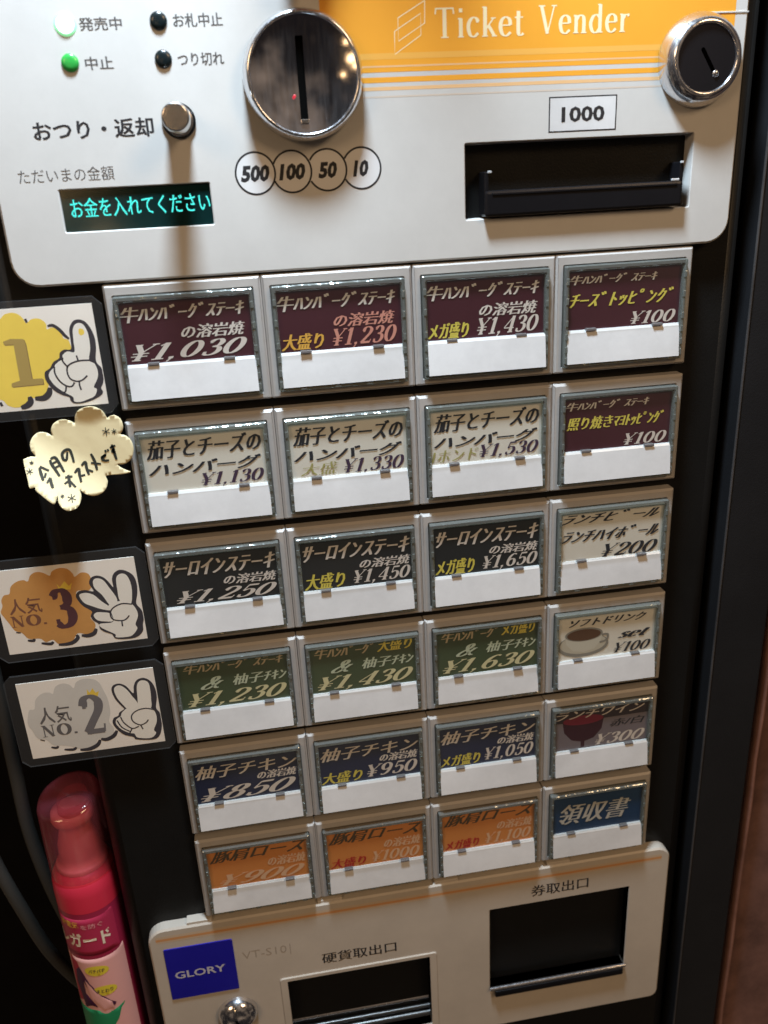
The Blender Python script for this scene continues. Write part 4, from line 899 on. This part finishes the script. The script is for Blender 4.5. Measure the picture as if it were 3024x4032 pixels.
# label wrapped round the can
def wrap(off):
    def f(x, z, y): 
        t = (x - ax) / cr_; rad = cr_ + off + .002
        return V(ax + rad * math.sin(t), ay - rad * math.cos(t), z)
    return f
def wpoly(bm, pts, off, mi):
    """a shape on the can, cut into narrow strips so that it follows the curve"""
    x0 = min(p[0] for p in pts); x1 = max(p[0] for p in pts)
    vs = [Vector(p) for p in pts]; n0 = len(vs); ed = [(i, (i + 1) % n0) for i in range(n0)]
    z0 = min(p[1] for p in pts); z1 = max(p[1] for p in pts)
    gx = x0
    while gx < x1:
        gz = z0 + .13
        while gz < z1: vs.append(Vector((gx + .11, gz))); gz += 3.1
        gx += 1.5
    rr_ = delaunay_2d_cdt(vs, ed, [list(range(n0))], 1, 1e-5); w_ = wrap(off)
    nv = [bm.verts.new(w_(p.x, p.y, 0)) for p in rr_[0]]
    for f in rr_[2]:
        try: q = bm.faces.new([nv[i] for i in f]); q.material_index = mi; q.smooth = True
        except ValueError: pass
bm = NB()
L0 = ax - 30; L1 = ax + 14.0
wpoly(bm, rrect(L0, L1, -338, -311.5, 1), .10, 0)
wpoly(bm, rrect(L0, L1 + 2, -440, -338.2, .2, 1), .10, 1)
wpoly(bm, [(L0, -440), (L0, -377), (ax - 6, -377.5), (ax + 3, -379), (ax + 10, -376), (ax + 5, -386), (ax + 1, -392), (ax - 2, -440)], .22, 2)
w1 = wrap(.28)
# leg and skirt drawn on the label
wpoly(bm, [(ax - 16, -340), (ax - 11, -344), (ax - 9.5, -352), (ax - 12, -372), (ax - 18, -376)], .22, 5)
wpoly(bm, [(ax - 13, -350), (ax - 10.2, -347), (ax - 6, -358), (ax + 3, -371), (ax + 5.6, -373.6), (ax + 4.6, -375.4), (ax + 1, -374), (ax - 6, -366), (ax - 9.5, -357), (ax - 9.8, -366), (ax - 4, -375), (ax - 12, -377), (ax - 15, -360)], .32, 3)
wpoly(bm, [(ax - 8.2, -355.6), (ax - 6.2, -358.8), (ax - 1, -367), (ax + 3.6, -372), (ax + 4.2, -377.2), (ax - 1, -376.6), (ax - 6.4, -370)], .42, 1)
for (ex, ez, s_) in ((ax - .7, -348.8, 'パチパチ'), (ax + 1.3, -363.4, 'まとわり')):
    wpoly(bm, ell(ex, ez, 6.3, 3.5, 24), .24, 4); text(bm, s_, (ex - 4.2, ex + 4.2, ez - 1.3, ez + 1.3), 0, 3, bold=.01, warp=wrap(.40), slant=.1)
text(bm, '静電気', (ax - 15.5, ax - 4.6, -318.8, -314.2), 0, 6, bold=.02, warp=w1)
text(bm, 'を防ぐ', (ax - 3.6, ax + 7.4, -319.6, -316.4), 0, 7, bold=.004, warp=w1)
text(bm, 'エレガード', (ax - 27, ax + 10.6, -331.8, -322.2), 0, 8, bold=.035, warp=w1)
for k in range(0, 44): 
    pass
lab = obj('can_label', bm, [mat('crimson_label', (.46, .03, .09), .4), mat('pink_label', (.80, .42, .40), .45, vary=.05), mat('green_print', (.02, .26, .11), .45), mat('aubergine_print', (.06, .01, .05), .5), mat('lemon_print', (.75, .62, .05), .5), mat('scarlet_print', (.45, .01, .05), .5), TXT_O, mat('rose_print', (.75, .35, .38), .5), mat('ivory_print', (.85, .75, .62), .5)], body, smooth=None)

# cables hanging in the gap at the left
def tube(name, pts, rad, m_, label):
    pts = smooth3(pts)
    bm = NB(); rings = []
    for i, p in enumerate(pts):
        a = pts[max(0, i - 1)]; c = pts[min(len(pts) - 1, i + 1)]; d = (c - a).normalized()
        u = d.cross(Vector((0, 1, 0))).normalized(); v = d.cross(u).normalized()
        rings.append([bm.verts.new(p + (u * math.cos(t) + v * math.sin(t)) * rad / 1000) for t in [2 * math.pi * k / 14 for k in range(14)]])
    for a, b in zip(rings, rings[1:]):
        for k in range(14): bm.faces.new((a[k], a[(k + 1) % 14], b[(k + 1) % 14], b[k])).smooth = True
    o = obj(name, bm, m_, smooth=True); tag(o, label, 'cable'); return o
def smooth3(P_, k=8):
    P_ = [V(*p) for p in P_]; o = []
    for i in range(len(P_) - 1):
        p0, p1, p2, p3 = P_[max(0, i - 1)], P_[i], P_[i + 1], P_[min(len(P_) - 1, i + 2)]
        for j in range(k):
            t = j / k; o.append(.5 * (2 * p1 + (p2 - p0) * t + (2 * p0 - 5 * p1 + 4 * p2 - p3) * t * t + (3 * p1 - p0 - 3 * p2 + p3) * t ** 3))
    o.append(P_[-1]); return o
RUB = mat('grey_rubber', (.055, .055, .052), .5, bump=.2, bscale=300)
tube('power_cable', [(-98, 70, -100), (-97, 68, -200), (-98, 66, -260), (-97, 62, -300), (-90, 58, -345), (-78, 56, -390), (-60, 60, -430), (-30, 70, -455)], 3.6, RUB, 'dark grey cable hanging nearest the spray can in the gap beside the machine')
tube('power_cable', [(-140, 70, -210), (-126, 66, -270), (-121, 64, -310), (-112, 62, -350), (-100, 60, -390), (-80, 60, -425), (-50, 66, -455), (-20, 70, -470)], 3.6, RUB, 'dark grey cable curving furthest left behind the spray can')

# hand reaching down to the coin inlet; only the tip of its index finger enters the picture
def skinned(name, nodes, edges, mat_, root=0):
    me = bpy.data.meshes.new(name); me.from_pydata([V(*n[:3]) for n in nodes], edges, [])
    o = link(name, me, mat_); o.modifiers.new('skin', 'SKIN')
    for v, n in zip(me.skin_vertices[0].data, nodes): v.radius = (n[3] / 1000, n[3] / 1000)
    me.skin_vertices[0].data[root].use_root = True
    q = o.modifiers.new('round', 'SUBSURF'); q.levels = 2; q.render_levels = 2
    return o
SKIN = mat('skin', (.42, .15, .09), .5, bump=.3, bscale=300)
HN = [(99, -46, 285, 20), (97, -40, 245, 15), (93, -28, 200, 9.6),
      (90, -22, 172, 9.0), (87, -15, 140, 8.4), (84.5, -10.5, 112, 7.8), (83, -9, 95.5, 6.6),      # index finger pointing down
      (107, -30, 205, 9.4), (109, -20, 186, 8.4), (109, -32, 184, 7.6), (108, -42, 200, 7.2),      # middle, curled
      (121, -34, 214, 8.8), (122, -24, 195, 8.0), (121, -34, 192, 7.4), (120, -44, 206, 7.0),      # ring, curled
      (84, -38, 236, 10), (70, -30, 208, 9.0), (66, -22, 186, 8.0), (69, -17, 172, 6.8)]           # thumb at the side of the palm
HE = [(0, 1), (1, 2), (2, 3), (3, 4), (4, 5), (5, 6), (1, 7), (7, 8), (8, 9), (9, 10), (1, 11), (11, 12), (12, 13), (13, 14), (1, 15), (15, 16), (16, 17), (17, 18)]
hand = skinned('person_hand', HN, HE, SKIN)
tag(hand, 'reddish blurred fingertip of a hand at the top edge above the chrome coin inlet', 'hand')
